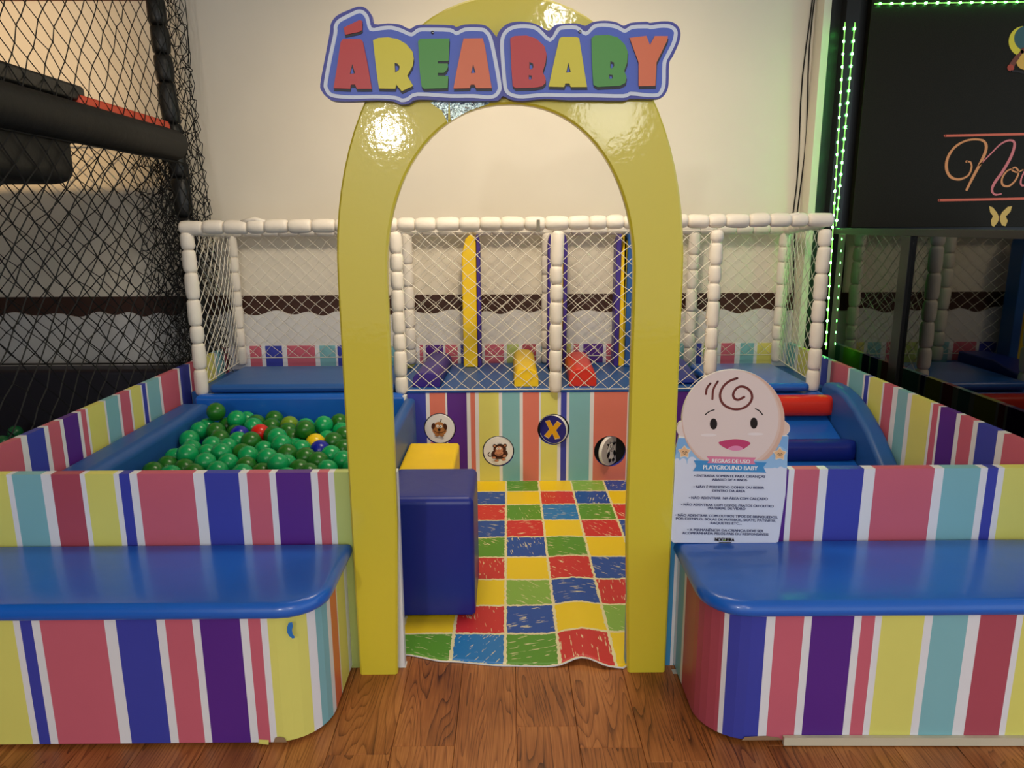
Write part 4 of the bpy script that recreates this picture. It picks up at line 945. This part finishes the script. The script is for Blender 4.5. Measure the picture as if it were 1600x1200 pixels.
def kiosk():
    T = thing('glass_partition', 'black framed tinted glass partition beside the pen under the dark board', 'partition', (2.085, 3.2, 0))
    G = tinted()
    def bx(name, x0, x1, y0, y1, z0, z1, m, bev=0): return box(name, x0-2.085, x1-2.085, y0-3.2, y1-3.2, z0, z1, m, T, bev)
    bx('top_rail', 2.07, 2.105, 1.9, 4.855, 1.432, 1.468, KB, .002)
    bx('bottom_rail', 2.07, 2.105, 1.9, 4.855, 0, .08, KB)
    for y0, y1 in ((3.80, 3.885), (4.80, 4.855), (1.9, 1.96)): bx('mullion', 2.066, 2.108, y0, y1, .08, 1.432, KB, .002)
    for y0, y1 in ((3.885, 4.80), (1.96, 3.80)): bx('pane', 2.085, 2.091, y0, y1, .08, 1.432, G)
    # unseen black box added so the view through the panes stays dark
    c = box('kiosk_dark_backing', 2.7, 3.2, 2.2, 4.84, 0, 1.40, mat('backing_black', (12, 12, 12), .5)); tag(c, 'black cabinet added inside the kiosk to darken the view through the glass', 'backing')
kiosk()
def board():
    YB = 4.80; xl = at(1346, 180, Y=YB).x
    T = thing('kiosk_board', 'large black sign board with orange script lettering and a butterfly', 'sign', (xl, YB, 1.45))
    box('board', 0, 1.75, 0, .05, .02, 1.62, mat('board_black', (28, 24, 12), .55, .15, bump=.12, bscale=260, var=.25, vscale=160), T, .004)
    def q(p): v = at(1440+p[0]/3.158, p[1]/3.158, Y=YB); return (v.x-xl, v.z-1.45)
    P = lambda L: [q(p) for p in L]
    OR = fmat('script_orange', (226, 150, 92), .45); PK = fmat('script_pink', (222, 124, 122), .45); LN = fmat('line_coral', (226, 108, 80), .45); GD = fmat('butterfly_gold', (222, 184, 96), .45)
    def strk(name, L, w, m):
        a = Art((0, 0, 0), base=.001, step=.0002); a.stroke(P(L), [x*.00133 for x in w] if isinstance(w, list) else w*.00133, m); return a.build(name, T)
    strk('script_letter', [(222, 797), (240, 800), (246, 825), (230, 865), (185, 885), (142, 872), (122, 830), (130, 775), (165, 725), (220, 694), (275, 688), (310, 700), (318, 735), (295, 795), (255, 870), (222, 936)], [7, 8, 9, 9, 11, 13, 14, 13, 11, 9, 9, 11, 14, 15, 14, 12], OR)
    strk('script_letter', [(285, 815), (335, 765), (385, 715), (425, 694), (452, 697), (458, 720), (440, 775), (400, 845), (358, 905), (347, 940), (362, 960), (392, 957)], [6, 7, 8, 9, 11, 13, 14, 14, 14, 12, 9, 7], PK)
    strk('script_letter', [(447, 833), (420, 845), (397, 880), (400, 912), (430, 918), (462, 890), (478, 850), (462, 826), (445, 838), (470, 850), (500, 838)], [7, 9, 10, 10, 9, 8, 8, 7, 6], OR)
    strk('script_letter', [(512, 838), (492, 880), (490, 910), (505, 915), (525, 895)], [8, 9, 9, 7], PK)
    strk('line', [(115, 670), (300, 666), (505, 662), (900, 654)], 11, LN); strk('line', [(85, 988), (300, 984), (505, 980), (930, 972)], 11, LN)
    a = Art((0, 0, 0), base=.001)
    bf = [(383, 1075), (372, 1050), (352, 1024), (333, 1016), (338, 1048), (352, 1066), (341, 1090), (346, 1114), (358, 1118), (374, 1098), (382, 1080), (396, 1112), (414, 1116), (425, 1090), (415, 1068), (438, 1045), (446, 1017), (425, 1020), (396, 1048)]
    a.poly(P(bf), GD); a.stroke(P([(383, 1062), (384, 1092)]), .007, fmat('brown', (74, 38, 22))); a.build('butterfly', T)
    e = Art((0, 0, 0), base=.001)
    yl = fmat('emblem_yellow', (226, 206, 60)); tl = fmat('emblem_teal', (56, 92, 96)); br = fmat('emblem_brown', (120, 62, 44)); go = fmat('emblem_gold', (226, 176, 78))
    e.poly(P(circ_(505, 205, 76, 76, 30)), yl); e.poly(P(circ_(530, 190, 74, 66, 30)), tl); e.poly(P(circ_(512, 305, 45, 40, 24)), go)
    e.stroke(P([(500, 250), (465, 290), (440, 330)]), [.02, .03, .035], br); e.poly(P(circ_(438, 335, 17, 17, 16)), fmat('emblem_red', (176, 70, 50)))
    e.stroke(P([(440, 352), (470, 352), (505, 360)]), .012, fmat('dark', (30, 20, 16))); e.build('emblem', T)
def circ_(cx, cy, rx, ry, n): return [(cx+rx*math.cos(2*PI*i/n), cy-ry*math.sin(2*PI*i/n)) for i in range(n)]
board()
LEDM = mat('led_green', (160, 255, 200), .4, emit=(90, 255, 100), es=105); LEDT = mat('led_tape', (150, 200, 120), .5, emit=(140, 220, 90), es=.8)
def led(lab, a, b, face, n, w=.007):
    """thin tape from a to b with small diodes standing towards `face`"""
    a, b, f = Vector(a), Vector(b), Vector(face).normalized(); d = (b-a); L = d.length; u = d.normalized(); s = u.cross(f).normalized()
    T = thing('led_strip', lab, 'led strip', a, 'green led strips on the kiosk')
    def slab(c0, c1, hw, h0, h1): return [c0+s*(hw*i)+f*h for h in (h0, h1) for i in (-1, 1)]+[c1+s*(hw*i)+f*h for h in (h0, h1) for i in (-1, 1)]
    F = [(0, 1, 3, 2), (4, 6, 7, 5), (0, 4, 5, 1), (2, 3, 7, 6), (0, 2, 6, 4), (1, 5, 7, 3)]
    z = Vector((0, 0, 0))
    build('tape', slab(z, u*L, w/2, 0, .002), F, LEDT, T)
    me = None
    for i in range(n):
        c = u*(L*(i+.5)/n)
        if me is None: me = build('led', slab(-u*.006, u*.006, .005, .002, .006), F, LEDM, T); me.location = c; continue
        o = link('led', me.data, T, c)
led('outer green led strip running down the kiosk jamb to the barrier', (2.056, 4.776, 2.69), (2.058, 4.65, .70), (-1, -.6, 0), 27)
led('inner short green led strip on the kiosk jamb front', (2.118, 4.783, 2.69), (2.112, 4.783, 1.48), (0, -1, 0), 17)
pa, pb = at(1366, 6, Y=4.795), at(1600, 3, Y=4.795)
led('horizontal green led strip along the top of the black board', pa, pa+(pb-pa)*1.6, (0, -1, -.1), 21)

# ---------------------------------------------------------------- black play structure on the left
def play_structure():
    T = thing('play_structure', 'black padded play structure with black nets left of the pen', 'play structure')
    sleeved('post', (-1.972, 4.745, 0), (-2.112, 4.745, 3.25), .052, BLACKF, T, (.16, .2, .24))
    bm = sleeved('beam', (-1.995, 4.60, 1.975), (-1.985, 1.6, 1.972), .088, mat('black_canvas', (17, 17, 16), .6, .3, bump=.4, bscale=14), T, (3.0,), tilt=.0)
    pad('upper_platform', -5.4, -2.0, .4, 3.52, 1.69, 1.96, mat('black_canvas', (17, 17, 16)), T, r=.02, er=.02, rb=.07)
    pad('upper_pad', -2.6, -2.0, 1.6, 3.70, 2.072, 2.150, BLACKF, T, r=.03, er=.02)
    pad('red_edge_pad', -2.05, -1.99, 3.62, 4.56, 2.02, 2.108, mat('coral_vinyl', (214, 74, 44), .5), T, r=.02, er=.02)
    box('light_block_panel', -2.22, -2.14, -1.6, 1.95, 0, 2.3, mat('black_canvas', (17, 17, 16)), T, .01)  # unseen panel added to keep hall light off the back-left wall
    wallp = pad('base_pad', -5.6, -2.02, 4.62, 4.80, .0, .60, mat('black_violet_vinyl', (20, 14, 30), .5), T, r=.02, er=.03)
    box('base_floor', -5.6, -2.0, 1.5, 4.62, .0, .03, mat('black_violet_vinyl', (20, 14, 30)), T)
    rb = .0032
    sg = lambda a, b: (lambda u, v: a*math.sin(PI*u)*math.sin(PI*v)+b*math.sin(u*17+v*5)*math.sin(v*PI))
    # side plane, below and above the beam
    netmesh('net', (-1.965, 2.0, .30), (0, 2.72, 0), (-.02, 0, 1.58), 40, 24, rb, BLACKN, T, .16, sg(-.04, .008))
    netmesh('net', (-1.985, 1.7, 2.06), (0, 2.98, 0), (-.09, 0, 1.18), 52, 18, rb*.85, BLACKN, T, .2, sg(-.05, .01))
    # net against the wall behind
    netmesh('net', (-5.2, 4.84, .60), (3.13, 0, 0), (0, 0, 1.42), 42, 20, rb*1.15, BLACKN, T, .16, sg(.02, .006))
    # loose bunched net by the post
    for k, (x0, w, y) in enumerate(((-2.08, .16, 4.72), (-2.10, .19, 4.80), (-2.03, .15, 4.76))):
        netmesh('bunched_net', (x0+.045, y, .55), (w, .02, 0), (-.12, 0, 2.65 if k else 1.6), 8, 62 if k else 40, rb*.9, BLACKN, T, .85, None, border=False)
    for k, (x0, w, y) in enumerate(((-2.36, .30, 4.83), (-2.26, .24, 4.79), (-2.20, .2, 4.81), (-2.14, .16, 4.70))):
        netmesh('bunched_net', (x0, y, .58), (w, .02, 0), (-.03, 0, 1.36), 10, 34, rb*.9, BLACKN, T, .95, None, border=False)
    tube('border_cord', [(-1.90-.004*k-.02*math.sin(k*.8), 4.80, .62+.16*k) for k in range(16)], .0028, BLACKN, T, 5)
    return T
play_structure()
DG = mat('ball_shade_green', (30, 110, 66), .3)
for i, (x, y) in enumerate(((24, 676), (4, 692), (42, 690), (20, 704))):
    p = at(x, y, Z=.22+.03*(i % 2))
    src = bpy.data.objects.get('structure_ball')
    if not src:
        bm = bmesh.new(); bmesh.ops.create_uvsphere(bm, u_segments=18, v_segments=12, radius=.045); me = bpy.data.meshes.new('structure_ball'); bm.to_mesh(me); bm.free(); me.materials.append(DG); me.polygons.foreach_set('use_smooth', [True]*len(me.polygons))
        o = link('structure_ball', me, None, p)
    else: o = src.copy(); COL.objects.link(o); o.location = p
    tag(o, ('topmost', 'leftmost', 'rightmost', 'nearest')[i]+' dark ball in the shade of the black play structure', 'ball', 'balls in the black play structure')
